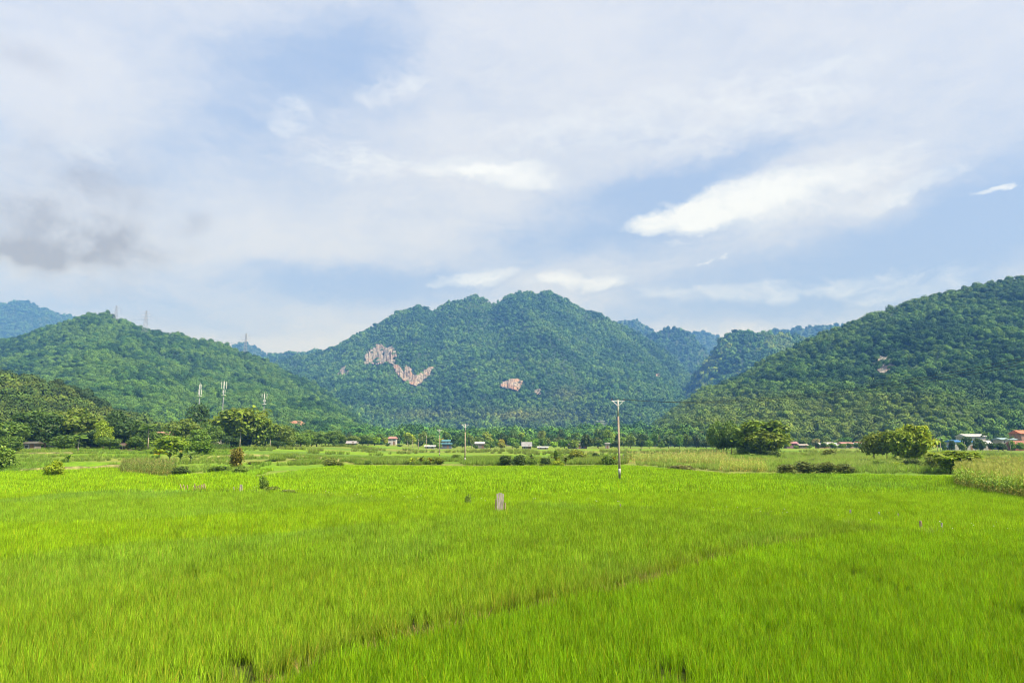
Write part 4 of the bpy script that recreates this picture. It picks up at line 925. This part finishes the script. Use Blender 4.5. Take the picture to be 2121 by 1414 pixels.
for k_, px in enumerate([1612, 1650, 1676, 1694, 1708, 1725, 1744, 1760, 1775, 1789, 1808, 1955, 1972, 1992, 2020, 2034, 2056, 2068, 2078, 2096, 2112, 803, 828, 906, 940, 985, 1008, 1070, 1108]):
    z = next(q for q in zones if q[0] <= px < q[1] or q is zones[-1]); Dr = 372 if px < 1900 else 292
    plant('garden_tree', SMALL, k_ % 8, px, 928, rs.uniform(916, 921) if px < 1900 else rs.uniform(908, 918), rs.uniform(11, 20), rs.choice([TD, TM, TM, TL]), 'low garden tree in front of the houses %s' % z[2], 'tree', D=Dr, group='garden trees %s' % z[2])
print('treeline', ntl)
for i, (px, b, t, w, z) in enumerate([(918, 925, 906, 34, 'left'), (938, 925, 905, 40, 'right')]):
    plant('flowering_tree', SMALL, i, px, b, t, w, (.24, .24, .02), 'yellow-topped tree behind the middle pole, %s of the pair' % z, 'tree', D=470)
plant('flowering_tree', SMALL, 3, 1040, 925, 910, 20, (.25, .25, .02), 'yellow tree beside the orange roof', 'tree', D=430)
plant('flowering_tree', SMALL, 4, 798, 925, 906, 16, (.17, .22, .02), 'narrow yellow-green tree left of the white house', 'tree', D=395)
plant('round_tree', SMALL, 5, 2002, 925, 903, 26, TD, 'dark round tree in front of the blue-roofed sheds', 'tree', D=310)
plant('round_tree', SMALL, 6, 2030, 925, 906, 24, TD, 'second dark tree in front of the pale shed walls', 'tree', D=312)
plant('round_tree', SMALL, 7, 1690, 916, 908, 18, (.22, .22, .08), 'pale tree above the row of small houses', 'tree', D=405)
# ------------------------------------------------------------------ corn and weeds (uncountable)
def corn_proto(seed, n=9):
    rs = random.Random(seed); parts = []; b0 = MB(); h = rs.uniform(.9, 1.05)
    for i in range(n):
        z = .08 + i * .72 / n; dry = z < .35 or rs.random() < .2
        v, f = strip_leaf((0, 0, z * h), i * 3.14 + rs.uniform(-.6, .6), rs.uniform(.28, .42), .05, rs.uniform(.8, 1.2), rs.uniform(.7, 1.4), 5, .3)
        c = np.array([[1.45, .95, 1.2]]) if dry else np.array([[1, 1, 1]]); c = np.repeat(c, len(v), 0) * rs.uniform(.75, 1.2); parts.append((v, f, c))
    for k in range(2):
        a = k * 1.57; w = .012; d = np.array([math.cos(a) * w, math.sin(a) * w, 0]); v = np.array([-d, d, d * .5 + (0, 0, h * .88), -d * .5 + (0, 0, h * .88)]); parts.append((v, np.array([[0, 1, 2, 3]]), np.full((4, 3), 1.2)))
    for k in range(6):
        a = k; d = np.array([math.cos(a), math.sin(a), 0]); t = np.array([0, 0, h * .86]); v = np.array([t - d * .004, t + np.array([.008, 0, 0]), t + d * .05 + (0.01, 0, .15), t + d * .05 + (0, 0, .15)]); parts.append((v, np.array([[0, 1, 2, 3]]), np.repeat(np.array([[1.5, 1.05, 1.7]]), 4, 0)))
    v, f, c = join(parts); return npmesh('corn_shape', v, f, c, mats=(M_rice,))
CP = [corn_proto(i) for i in range(8)]
WP = [rp(70, 600 + i, .45, 1.0, .04, .7, 3, .05) for i in range(6)]
def crop(poly, sp, protos, size, tint, seed, name, label, cat, var=.2, clump=0.0, maxn=9000, y_noise=True):
    rs = np.random.RandomState(seed); a = np.array(poly); x0, y0 = a.min(0); x1, y1 = a.max(0); x1 = min(x1, 160); x0 = max(x0, -160)
    gx, gy = np.meshgrid(np.arange(x0, x1, sp), np.arange(y0, y1, sp)); x = gx.ravel() + (rs.rand(gx.size) - .5) * sp * .6; y = gy.ravel() + (rs.rand(gx.size) - .5) * sp * .6
    k = inpoly(x, y, poly) & (np.abs(x) < y * .82 + 2)
    if clump: k &= fbm(x * .12, y * .07, 3, seed) > clump
    x, y = x[k], y[k]; n = len(x); s = size * (1 - var + 2 * var * rs.rand(n)); t = np.array(tint)[None] * (.8 + .4 * rs.rand(n))[:, None]
    if clump: w = np.clip((fbm(x * .05, y * .1, 3, seed + 2) - .5) * 3 + .5, 0, 1)[:, None]; t = t * (1 - w) + t * np.array([1.15, 1.0, 1.3]) * w
    rot = np.zeros((n, 3)); rot[:, 2] = rs.rand(n) * 6.28; rot[:, 0] = rs.randn(n) * .08
    print(name, n); return scatter(name, np.stack([x, y, ground_z(x, y)], 1), protos, rot, np.stack([s, s, s], 1), rs.randint(0, len(protos), n), t, label, cat)
crop(CORN, .42, CP, 2.25, (.21, .32, .05), 1, 'corn_crop', 'tall ripening corn field at the right edge, dry leaves below', 'corn')
crop(pl([(245, 985), (360, 986), (362, 976), (250, 974)], 0), .7, CP, 1.9, (.14, .20, .04), 2, 'corn_crop', 'small corn patch left of the low dark bush', 'corn')
crop(pl([(1488, 978), (1590, 980), (1585, 972), (1492, 970)], 0), .8, CP, 1.6, (.28, .36, .07), 3, 'corn_crop', 'yellow dried corn strip left of the dull shrub strip', 'corn')
crop(pl([(1300, 962), (1520, 969), (1500, 952), (1290, 955)], 0), 1.3, CP, 1.8, (.27, .34, .08), 4, 'corn_crop', 'tan and green corn field beyond the tall pole', 'corn')
crop(pl([(430, 946), (475, 946), (475, 941), (430, 941)], 0), 1.0, CP, 2.0, (.07, .14, .03), 5, 'corn_crop', 'dark green corn rows behind the banana cluster', 'corn')
crop(pl([(-50, 985), (240, 976), (330, 984), (490, 986), (560, 969), (560, 940), (-50, 940)], 0), 1.6, WP, .8, (.15, .27, .03), 6, 'weeds', 'patchy weeds on the terraces left of centre', 'weeds', clump=.52)
crop(pl([(560, 969), (700, 963), (1000, 965), (1300, 963), (1300, 953), (560, 955)], 0), 1.1, WP, 1.0, (.15, .25, .03), 7, 'weeds', 'long strip of rough weeds along the bank in the middle distance', 'weeds', clump=.42)
crop(pl([(1300, 964), (1500, 979), (1760, 981), (1960, 986), (2200, 1000), (2200, 945), (1300, 947)], 0), 1.5, WP, 1.0, (.20, .32, .045), 8, 'weeds', 'rough yellowish weeds between the corn strips and the shrub strip', 'weeds', clump=.44)
crop(pl([(500, 950), (1500, 950), (2150, 950), (2150, 936), (500, 936)], 0), 3.0, WP, 1.3, (.14, .22, .03), 9, 'weeds', 'scattered weeds on the bunds of the far plain', 'weeds', clump=.60)
def bund(L, w, sp, tint, seed, label, size=.85, keep=.5):
    rs = np.random.RandomState(seed); pts = []
    for (x1, y1), (x2, y2) in zip(L[:-1], L[1:]):
        d = math.hypot(x2 - x1, y2 - y1); m = int(d / sp) + 1
        for k in range(m):
            if rs.rand() > keep: continue
            u = rs.rand(); pts.append((x1 + (x2 - x1) * u + rs.randn() * w, y1 + (y2 - y1) * u + rs.randn() * w, 0))
    p = np.array(pts); k = np.abs(p[:, 0]) < p[:, 1] * .82; p = p[k]; n = len(p); s = size * (.6 + .6 * rs.rand(n)); rot = np.zeros((n, 3)); rot[:, 2] = rs.rand(n) * 6.28
    return scatter('weeds', p, WP, rot, np.stack([s, s, s], 1), rs.randint(0, 6, n), np.array(tint)[None] * (.75 + .5 * rs.rand(n))[:, None], label, 'weeds')
bund(W1, .45, .5, (.17, .24, .04), 21, 'pale weeds along the low bund in front of the wide far plot', .62, .45)
bund(W4, .14, .3, (.22, .20, .05), 22, 'brownish stems along the narrow gap crossing the near rice', .42, .5)
# ------------------------------------------------------------------ poles, towers and wires
def util_pole(px, base, top, D, name, label, tall=True, arm=1.6, group=None):
    b0 = P(px, base, D); x = b0.x; H = P(px, top, D).z; r = empty(name, (x, D, 0)); tag(r, label, 'power pole' if tall else 'post', group)
    s = H / 9.8; r0 = .148 * s ** .5
    m = MB(); m.tube([(0, 0, -.3), (0, 0, H * .8)], [r0, r0 * .72], 14); m.build('lower_shaft' if tall else 'shaft', M_conc, r, True)
    m = MB(); m.tube([(0, 0, H * .8), (0, 0, H)], [r0 * .72, r0 * .6], 14); m.build('upper_shaft', M_conc_l, r, True)
    if not tall: return r, H
    m = MB(); m.tube([(0, 0, H * .095), (0, 0, H * .165)], [r0 * .97 + .006] * 2, 14); m.build('painted_band', M_conc_l, r, True)
    m = MB(); m.box((0, -.02, H - .12), (arm, .09, .09)); m.build('crossarm', M_galv, r)
    for sg in (-1, 1):
        m = MB(); m.tube([(sg * arm * .42, -.08, H - .14), (sg * r0 * .5, -.1, H - .14 - arm * .36)], .035, 6); m.build('brace', M_galv, r)
    for k in (-1, 0, 1):
        m = MB(); zb = H - .075; m.tube([(k * arm * .47, 0, zb), (k * arm * .47, 0, zb + .06), (k * arm * .47, 0, zb + .10), (k * arm * .47, 0, zb + .16), (k * arm * .47, 0, zb + .22)], [.02, .07, .035, .065, .02], 8); m.build('insulator', M_insul, r, True)
    return r, H
main_pole, HP = util_pole(1283.5, 990, 828, 84, 'power_pole', 'tall concrete pole with a V-braced crossarm standing in the rice')
util_pole(963, 960, 878, 146, 'power_pole', 'middle-distance pole with crossarm, second largest, left of centre', arm=1.6)
util_pole(910, 948, 889, 205, 'power_pole', 'slimmer pole beside the teal-roofed house, left of the middle pole', arm=1.6)
for px, b, t, D, lb in [(882.5, 938, 902, 285, 'pole left of the slimmer pole beside the teal-roofed house'), (866.5, 934, 909, 330, 'pole third to the left of the middle pole'), (854.5, 932, 910, 360, 'small pole near the white house, next after the third'),
                        (844, 931, 913, 400, 'faint pole nearest the white house'), (978, 940, 922, 300, 'short post right of the middle pole'), (741.5, 935, 915, 330, 'pale post right of the small pale hut'),
                        (1117.5, 935, 921, 330, 'short post by the white shed in the middle of the valley'), (1238.5, 935, 924, 340, 'short post left of the tall pole, far off'), (1355, 935, 923, 330, 'short far post right of the tall pole'),
                        (1941.5, 926, 907, 250, 'left one of two white posts behind the yellow bamboo'), (1948, 925, 907, 253, 'right one of two white posts behind the yellow bamboo'), (1999, 928, 915, 290, 'white post in front of the blue-roofed sheds'), (2093, 930, 915, 290, 'thin white post beside the small palm'), (1291, 960, 940, 150, 'yellowish short stake-like post just right of the tall pole foot')]:
    util_pole(px, b, t, D, 'post', lb, False)
def wire(pts, r, name, label, group):
    m = MB(); m.tube(pts, r, 5, False); o = m.build(name, M_wire); tag(o, label, 'wire', group); return o
def cat_(a, b, sag, n=24): return [tuple(Vector(a).lerp(Vector(b), i / n) - Vector((0, 0, sag * 4 * (i / n) * (1 - i / n)))) for i in range(n + 1)]
xp = main_pole.location.x
for k, lb in ((-1, 'far wire'), (0, 'middle wire'), (1, 'near wire')):
    a = (xp + k * .75, 84, HP + .12); b = P(2290, 702 + (k + 1) * 8, 46); wire(cat_(a, tuple(b), 1.75), .014, 'power_line', {'far wire': 'upper wire of three running right from the tall pole', 'middle wire': 'middle wire of three running right from the tall pole', 'near wire': 'lower wire of three running right from the tall pole'}[lb], 'wires from the tall pole')
def pylon(px, base, top, D, label, w=7.0):
    zb = P(px, base, D).z; zt = P(px, top, D).z; H = zt - zb + 6; r = empty('pylon', (P(px, base, D).x, D, zb - 6)); tag(r, label, 'pylon', 'high-voltage pylons'); m = MB(); t = .24 * D / 1500
    lv = [0, .2, .38, .54, .68, .8, .9, 1.0]; wd = lambda q: w * (1 - q) ** 1.1 * .5 + .7
    for sx, sy in ((1, 1), (1, -1), (-1, 1), (-1, -1)):
        m.tube([(sx * wd(q), sy * wd(q), q * H) for q in lv], t, 4)
    for q1, q2 in zip(lv[:-1], lv[1:]):
        for sx, sy, ex, ey in ((1, 1, -1, 1), (-1, 1, -1, -1), (-1, -1, 1, -1), (1, -1, 1, 1)):
            m.tube([(sx * wd(q1), sy * wd(q1), q1 * H), (ex * wd(q2), ey * wd(q2), q2 * H)], t * .6, 3); m.tube([(ex * wd(q1), ey * wd(q1), q1 * H), (sx * wd(q2), sy * wd(q2), q2 * H)], t * .6, 3)
    m.build('mast', M_mast, r)
    for q, l in ((.66, 8.5), (.79, 9.5), (.93, 7.0)):
        a = MB()
        for sg in (-1, 1):
            a.tube([(0, 0, q * H + 1.2), (sg * l, 0, q * H)], t * .8, 4); a.tube([(0, 0, q * H - .6), (sg * l, 0, q * H)], t * .8, 4)
        a.build('crossarm', M_galv, r)
        for sg in (-1, 1):
            a = MB(); a.tube([(sg * l, 0, q * H), (sg * l, 0, q * H - 3)], t * .7, 4); a.build('insulator', M_insul, r)
    return r.location.copy(), H
py = [pylon(239, 664, 633, 1440, 'first high-voltage pylon on the hill crest, nearest the bushy summit'), pylon(300.5, 682, 643, 1330, 'second high-voltage pylon on the hill crest, standing lower than the first'), pylon(508, 726, 690, 1480, 'third high-voltage pylon on the falling end of the hill crest', 5.0), pylon(1244, 895, 870, 1050, 'faint pylon low against the foot of the main mountain', 4.0)]
for i, j, sag in ((0, 1, 6), (1, 2, 20)):
    for k, (q, l, sg) in enumerate([(.66, 8.5, 1), (.79, 9.5, 1), (.93, 7, 1), (.66, 8.5, -1)]):
        (a, Ha), (b, Hb) = py[i], py[j]; wire(cat_((a.x + sg * l, a.y, a.z + q * Ha - 3), (b.x + sg * l, b.y, b.z + q * Hb - 3), sag), .07, 'power_line', 'faint conductors between the %s pylons' % ('first and second' if i == 0 else 'second and third'), 'conductors %d' % i if False else ('conductors between the %s pylons' % ('first and second' if i == 0 else 'second and third')))
def cell_tower(px, base, top, D, label, panels, ring):
    zt = P(px, top, D).z; r = empty('telecom_mast', (P(px, base, D).x, D, 0)); tag(r, label, 'telecom mast', 'telecom masts'); m = MB(); m.tube([(0, 0, -.5), (0, 0, zt * .55), (0, 0, zt - .4)], [.30, .20, .14], 12); m.build('mast', M_mast, r, True)
    for (zo, n, h, rad__) in panels:
        for k in range(n):
            a = k * 6.283 / n + .3; p = MB(); p.box((math.cos(a) * rad__, math.sin(a) * rad__, zt - zo), (.18, .24, h), Euler((0, 0, a))); p.build('antenna_panel', M_ant, r)
    for zo in ring:
        p = MB(); p.tube([(0, 0, zt - zo), (0, 0, zt - zo + .22)], [1.1, 1.1], 12); p.build('platform', M_galv, r)
    p = MB(); p.tube([(0, 0, zt - .5), (0, 0, zt + .9)], .05, 5); p.build('lightning_rod', M_galv, r)
cell_tower(406.5, 925, 796, 330, 'telecom mast behind the very dark tree, left of the three', [(1.0, 3, 2.2, .45), (3.6, 3, 2.6, .75)], (5.6,))
cell_tower(456.5, 925, 791, 330, 'tallest telecom mast, the middle of the three above the bamboo', [(1.5, 4, 3.4, 1.1), (4.6, 3, 1.4, .6)], (6.3,))
cell_tower(542.5, 925, 815, 350, 'telecom mast right of the big bamboo, shortest of the three', [(1.2, 4, 2.2, 1.2), (3.6, 3, 1.2, .5)], (5.4,))
# ------------------------------------------------------------------ houses
mats = {}
def cm(col, rough=.75):
    if col not in mats: mats[col] = plain('paint', col, rough, .14, .9)
    return mats[col]
RED, PINK, TEAL, BLU, GRYR, WHT, ORG, RUST = (.45, .13, .08), (.48, .24, .21), (.10, .28, .34), (.05, .22, .55), (.30, .31, .33), (.50, .51, .52), (.62, .20, .10), (.33, .14, .09)
def house(px, base, D, w, wall_h, roof_h, roofc, wallc, label, name='house', dep=None, yaw=0.0, hip=.0, wins=2, storeys=1, over=.5, cat='house', door=True):
    p = P(px, base, D); zb = float(ground_z(np.array([p.x]), np.array([float(D)]))[0]); zb = max(zb, min(p.z if base < 924 else 0, 20)); r = empty(name, (p.x, D, zb), yaw); tag(r, label, cat); dep = dep or w * .7
    wallc = tuple(c_ * .5 for c_ in wallc); w *= .80; wall_h *= .88; roof_h *= .9; roofc = tuple(c_ * .65 for c_ in roofc)
    m = MB(); m.box((0, 0, wall_h / 2 - .5), (w, dep, wall_h + 1)); m.build('wall', cm(wallc), r)
    W2_, D2_ = w / 2 + over, dep / 2 + over; k = W2_ * (1 - hip); zt = wall_h; th_ = .12
    m = MB(); m.poly([(-W2_, -D2_, zt), (W2_, -D2_, zt), (W2_, D2_, zt), (-W2_, D2_, zt), (-k, 0, zt + roof_h), (k, 0, zt + roof_h), (-W2_, -D2_, zt - th_), (W2_, -D2_, zt - th_), (W2_, D2_, zt - th_), (-W2_, D2_, zt - th_)],
                     [(0, 1, 5, 4), (2, 3, 4, 5), (1, 2, 5), (3, 0, 4), (6, 7, 1, 0), (7, 8, 2, 1), (8, 9, 3, 2), (9, 6, 0, 3), (9, 8, 7, 6)]); m.build('roof', cm(roofc, .5), r)
    for s in range(storeys):
        z = wall_h * (s + .5) / storeys + .1
        for i in range(wins):
            x = (i + .5) / wins * w - w / 2
            if door and s == 0 and i == wins // 2: continue
            q = MB(); q.box((x, -dep / 2 - .03, z), (.95, .08, 1.1)); wn = q.build('window', cm((.5, .5, .47)), r); q = MB(); q.box((x, -dep / 2 - .08, z), (.75, .06, .9)); q.build('pane', M_dark, wn)
    if door: q = MB(); x = (wins // 2 + .5) / wins * w - w / 2; q.box((x, -dep / 2 - .03, 1.0), (1.0, .08, 2.0)); q.build('door', cm((.16, .10, .06)), r)
    return r
house(813, 922, 420, 6.0, 4.4, 1.4, PINK, (.74, .72, .72), 'white two-storey house with a pink hipped roof beyond the far rice', hip=.35, storeys=2)
house(922, 930, 380, 8.5, 3.0, .5, TEAL, (.16, .20, .26), 'long low dark-walled house with a teal roof left of the middle pole')
house(924, 924, 396, 5.0, 4.6, .9, TEAL, (.45, .60, .62), 'upper teal-roofed house behind the long low one', storeys=2)
house(891, 932, 370, 6.5, 1.3, .8, WHT, (.6, .66, .68), 'low white-roofed shed at the edge of the far rice', cat='shed', door=False)
house(995, 926, 400, 7.0, 3.0, 1.3, WHT, (.30, .30, .30), 'small grey house with a pale roof right of the middle pole')
house(1051, 920, 440, 3.5, 3.2, 1.4, ORG, (.5, .45, .4), 'house showing only an orange roof among yellow trees')
house(1091, 930, 370, 6.0, 1.6, 2.6, GRYR, (.34, .30, .28), 'grey thatched-looking hut with a steep roof at the far rice edge', cat='hut')
house(1124, 931, 365, 6.5, 1.0, .7, WHT, (.6, .6, .6), 'tiny white-roofed shed right of the grey steep-roofed hut', cat='shed', door=False)
house(1192, 927, 390, 10, 2.6, .8, (.5, .5, .5), (.5, .5, .52), 'long pale shed half hidden by trees near the middle of the valley', cat='shed')
house(1209, 927, 380, 4, 2.3, 1.0, WHT, (.5, .5, .5), 'pale gabled hut right of the long pale shed', cat='hut')
house(1258, 929, 385, 2.6, 3.2, .3, (.5, .5, .5), (.55, .55, .52), 'narrow pale block left of the tall pole', wins=1, cat='hut')
house(728, 934, 330, 5.0, 1.6, 1.2, (.36, .35, .36), (.34, .32, .32), 'small pale hut with a grey roof left of the valley centre', cat='hut')
house(1637, 924, 400, 8, 3.2, 1.2, (.42, .20, .24), (.40, .22, .30), 'purple-walled house at the left end of the village row')
house(1662, 928, 395, 6, 2.0, .8, (.40, .36, .32), (.30, .26, .24), 'low brown shed right of the purple-walled house', cat='shed')
for i, (px, w, rc, wc_, lb) in enumerate([(1702, 7, WHT, (.55, .34, .26), 'house with a white roof and reddish wall in the village row'), (1716, 6, (.55, .53, .48), (.35, .3, .27), 'house with a cream roof in the village row'), (1732, 7, (.45, .55, .58), (.4, .4, .4), 'house with a pale blue-grey roof in the village row'),
        (1751, 8, PINK, (.5, .4, .36), 'house with a dusty pink roof in the village row'), (1766, 6, (.4, .62, .62), (.5, .5, .5), 'house with a turquoise roof in the village row'), (1780, 7, RUST, (.4, .3, .25), 'house with a rusty roof in the village row'), (1796, 9, (.55, .56, .58), (.12, .14, .2), 'dark house with a flat grey roof ending the village row'), (1739, 9, WHT, (.62, .60, .56), 'low white building standing before the village row')]):
    house(px, 926 if i < 7 else 930, 400 + (i % 3) * 9 - (18 if i == 7 else 0), w, 2.6 + (i % 2) * .5 if i < 7 else 1.6, .9, rc, wc_, lb)
house(1988, 925, 330, 13, 4.4, .9, BLU, (.55, .56, .56), 'long shed with a bright blue roof right of the yellow bamboo', cat='shed')
house(2012, 922, 345, 12, 5.0, 1.4, WHT, (.62, .62, .60), 'pale-roofed shed adjoining the bright blue one', cat='shed')
house(2040, 925, 330, 5, 3.6, 1.6, (.55, .56, .58), (.52, .50, .5), 'grey gabled house right of the pale-roofed shed')
house(1962, 926, 320, 4, 1.5, .9, (.06, .14, .45), (.1, .12, .2), 'low hut under a dark blue tarpaulin roof', cat='hut', door=False)
house(2082, 924, 335, 9, 5.6, 1.0, (.28, .42, .46), (.60, .58, .50), 'two-storey cream house with a blue-grey roof', storeys=2, wins=3)
house(2108, 924, 320, 8, 3.4, 1.6, RUST, (.30, .12, .08), 'dark red house with a rusty roof near the photo edge')
house(2124, 918, 350, 12, 5.6, 1.9, ORG, (.5, .3, .22), 'tall house with a bright orange roof cut by the photo edge', storeys=2)
house(66, 940, 188, 3.6, 2.2, .6, (.12, .12, .10), (.30, .28, .26), 'grey stone house with a dark open doorway under the trees')
house(28, 926, 195, 2.6, 2.4, 1.3, (.55, .54, .53), (.52, .42, .36), 'house end with a sloping pale roof under the edge tree')
house(340, 908, 250, 6, 1.6, 1.2, (.50, .24, .20), (.5, .45, .4), 'house with a pink tiled roof among the trees left of the bamboo', yaw=.2)
house(262, 935, 202, 4.0, 1.4, .8, (.16, .13, .11), (.18, .15, .13), 'brown hut almost hidden at the foot of the grove', cat='hut')
house(462, 933, 245, 6, 1.8, 2.0, (.34, .33, .28), (.3, .25, .2), 'thatched hut in front of the big bamboo', cat='hut')
def tarp(px, base, D, w, h, col, label):
    p = P(px, base, D); m = MB(); n = 8; V = []; rs_ = random.Random(int(px))
    for i in range(n + 1):
        for j in range(4): V.append((-w / 2 + w * i / n, j * .5 - .7 + rs_.uniform(-.06, .06), [0.0, h * .9, h, .05][j] * (.8 + .25 * rs_.random()) * (1 - .4 * abs(i / n - .5))))
    m.poly(V, [(i * 4 + j, (i + 1) * 4 + j, (i + 1) * 4 + j + 1, i * 4 + j + 1) for i in range(n) for j in range(3)])
    o = m.build('tarpaulin', cm(col, .5)); o.location = (p.x, D, 0); tag(o, label, 'tarpaulin')
tarp(474, 935, 224, 2.2, 1.1, (.62, .20, .12), 'orange tarpaulin heap beside the palm')
tarp(512, 941, 205, 2.6, .6, (.60, .36, .22), 'pale orange tarpaulin heap in front of the garden fence')
# garden fence and wall left of the far rice
r = empty('garden_fence', (P(532, 940, 215).x, 215, 0)); tag(r, 'grey stick fence around the garden below the big bamboo', 'fence')
for k in range(3): m = MB(); m.box((0, .0, .4 + k * .35), (10.6, .05, .07)); m.build('rail', M_oldwood, r)
for k in range(28): m = MB(); m.box((-5.2 + k * .385, -.06, .55), (.09, .07, 1.3), Euler((0, .05 * math.sin(k * 7), 0))); m.build('picket', M_oldwood, r)
m = MB(); m.box((0, 0, .35), (9, .25, .9)); o = m.build('garden_wall', cm((.38, .34, .30))); o.location = (P(440, 940, 235).x, 235, 0); tag(o, 'low grey wall behind the dark green corn rows', 'wall')
# earth banks of the middle distance
def bank(pts, h, w, label, seed):
    m = MB(); rs_ = random.Random(seed); L = [Vector((*G(x, y, 0), 0)) for x, y in pts]; V = []; n = 0
    for a, b in zip(L[:-1], L[1:]):
        k = max(2, int((b - a).length / 1.2))
        for i in range(k):
            c = a.lerp(b, i / k); zg = float(ground_z(np.array([c.x]), np.array([c.y]))[0]) - .1
            V += [(c.x, c.y - w * .5 + rs_.uniform(-.2, .2), zg), (c.x, c.y - w * .25 + rs_.uniform(-.15, .15), zg + h * rs_.uniform(.6, 1)), (c.x, c.y + w * .3, zg + h * rs_.uniform(.7, 1.1)), (c.x, c.y + w, zg)]; n += 1
    m.poly(V, [(i * 4 + j, (i + 1) * 4 + j, (i + 1) * 4 + j + 1, i * 4 + j + 1) for i in range(n - 1) for j in range(3)]); o = m.build('earth_bank', M_bank2, None, True); tag(o, label, 'earth bank')
M_bank2 = plain('grassy_earth', (.17, .17, .06), .95, .45, .5, bump=.5)
bank([(700, 960), (760, 959), (840, 958)], .8, 1.2, 'brown earth bank left of the yellowed bananas', 1)
bank([(40, 979), (120, 976), (200, 975), (240, 974), (330, 978)], .8, 1.2, 'earth bank below the lowest left terrace', 2)
bank([(60, 958), (100, 957), (160, 958)], .5, 1.0, 'short brown bank between two left terraces', 3)
bank([(430, 962), (520, 958), (560, 957), (700, 957)], .7, 1.2, 'earth bank behind the orange-tinged bush', 4)
bank([(1715, 944), (1800, 943), (1900, 944)], .8, 1.4, 'dark earth bank before the village row', 5)
bank([(0, 946), (150, 944), (300, 947), (420, 950)], .6, 1.2, 'earth bank at the foot of the dark grove', 6)
# ------------------------------------------------------------------ board, stakes
x, y = G(1036, 1062, .0); r = empty('old_board', (*G(1036, 1060, .3), 0)); tag(r, 'grey weathered board of upright planks standing in the rice', 'board'); sc_ = r.location.y / 1414
for k in range(4):
    m = MB(); m.box(((k - 1.5) * 3.4 * sc_, .01 * (k % 2), .75 + [0, .06, .05, -.02][k]), (3.1 * sc_, .05, 1.5), Euler((0, .05 * (k - 1.5) * .5, 0))); m.build('plank', M_oldwood, r)
for sg, dz in ((-1, -.2), (1, -.42)):
    m = MB(); m.tube([(sg * 9.5 * sc_, .05, 0), (sg * 9.5 * sc_ + .02, .05, 1.33 + dz), ], [.055, .05], 7); m.build('post', M_stake, r)
def stake(px, base, top, lean, rr, mat, label, group=None):
    x, y = G(px, base, .3); h = P(px, top, y).z; m = MB(); m.tube([(0, 0, -.1), (lean * .5 * h, .01, h * .5), (lean * h, 0, h)], [rr * 1.1, rr, rr * .85], 7); o = m.build('stake', mat); o.location = (x, y, 0); tag(o, label, 'stake', group)
for a in [(1909, 1096, 1078, -.05, .075, M_stake, 'thick pinkish stake in the rice, largest of the right-hand stakes'), (1951, 1096, 1082, .02, .05, M_oldwood, 'dark thin stake just right of the thick pinkish one'), (1824, 1070, 1060, -.15, .055, M_conc_l, 'pale leaning stake in the rice'),
          (1861, 1071, 1063, .0, .05, M_oldwood, 'short dark stake between the pale leaning stake and the thick one'), (1761, 1066, 1055, .05, .055, M_oldwood, 'short dark stake left of the pale leaning one'), (1285, 1052, 1043, 0, .05, M_oldwood, 'short grey stake below the tall pole'),
          (485, 1016, 1008, -.1, .05, M_oldwood, 'short grey stake left of the twin grey stakes'), (496, 1018, 1003, .05, .06, M_oldwood, 'taller grey stake of the twin pair left of centre'), (501, 1018, 1003, -.05, .06, M_oldwood, 'wide grey stake at the right of the twin pair'),
          (380, 1014, 1002, -.45, .05, M_stake, 'tan stake leaning left, first of the tan row'), (385, 1014, 1003, -.35, .05, M_stake, 'tan stake leaning left, second of the tan row'), (391, 1014, 1004, -.25, .05, M_stake, 'short tan stake, third of the tan row')]: stake(*a)
for k, px in enumerate((400, 404, 409, 413, 418, 423, 427)): stake(px, 1014, 1001 + (k * 5) % 6, .15 - .06 * k, .05, M_stake, 'tan stick of the close picket-like group left of the twin grey stakes', 'close group of tan sticks')
# small white flowers on the bund
fm = MB(); rs = random.Random(9)
for k in range(70):
    t = rs.random(); L = W1; i = rs.randrange(3, len(L) - 1); a, b = L[i], L[i + 1]; x = a[0] + (b[0] - a[0]) * t + rs.gauss(0, .5); y = a[1] + (b[1] - a[1]) * t + rs.gauss(0, .6); z = rs.uniform(.6, .82); s = rs.uniform(.02, .045)
    fm.poly([(x - s, y, z), (x, y - s, z + s * .4), (x + s, y, z), (x, y + s, z + s * .4), (x, y, z + s)], [(0, 1, 4), (1, 2, 4), (2, 3, 4), (3, 0, 4)])
o = fm.build('wild_flowers', cm((.8, .8, .76))); tag(o, 'tiny white flowers dotted along the low bund', 'flowers', kind='stuff')

# ------------------------------------------------------------------ haze
mh = bpy.data.materials.new('haze'); mh.use_nodes = True; th = mh.node_tree; th.nodes.clear()
pv = N(th, 'ShaderNodeVolumePrincipled'); pv.inputs['Color'].default_value = (.065, .19, .56, 1); pv.inputs['Absorption Color'].default_value = (.68, .44, .03, 1); pv.inputs['Density'].default_value = 2.75e-4; pv.inputs['Anisotropy'].default_value = 0.0
ho = N(th, 'ShaderNodeOutputMaterial'); th.links.new(pv.outputs[0], ho.inputs['Volume'])
hb = MB(); hb.box((0, 2900, 385), (18000, 6800, 1590)); hz_o = hb.build('haze', mh)
for v in hz_o.data.vertices:
    if v.co.z < 0: v.co.z = -420.0
tag(hz_o, 'pale blue haze filling the valley air', 'haze', kind='stuff')
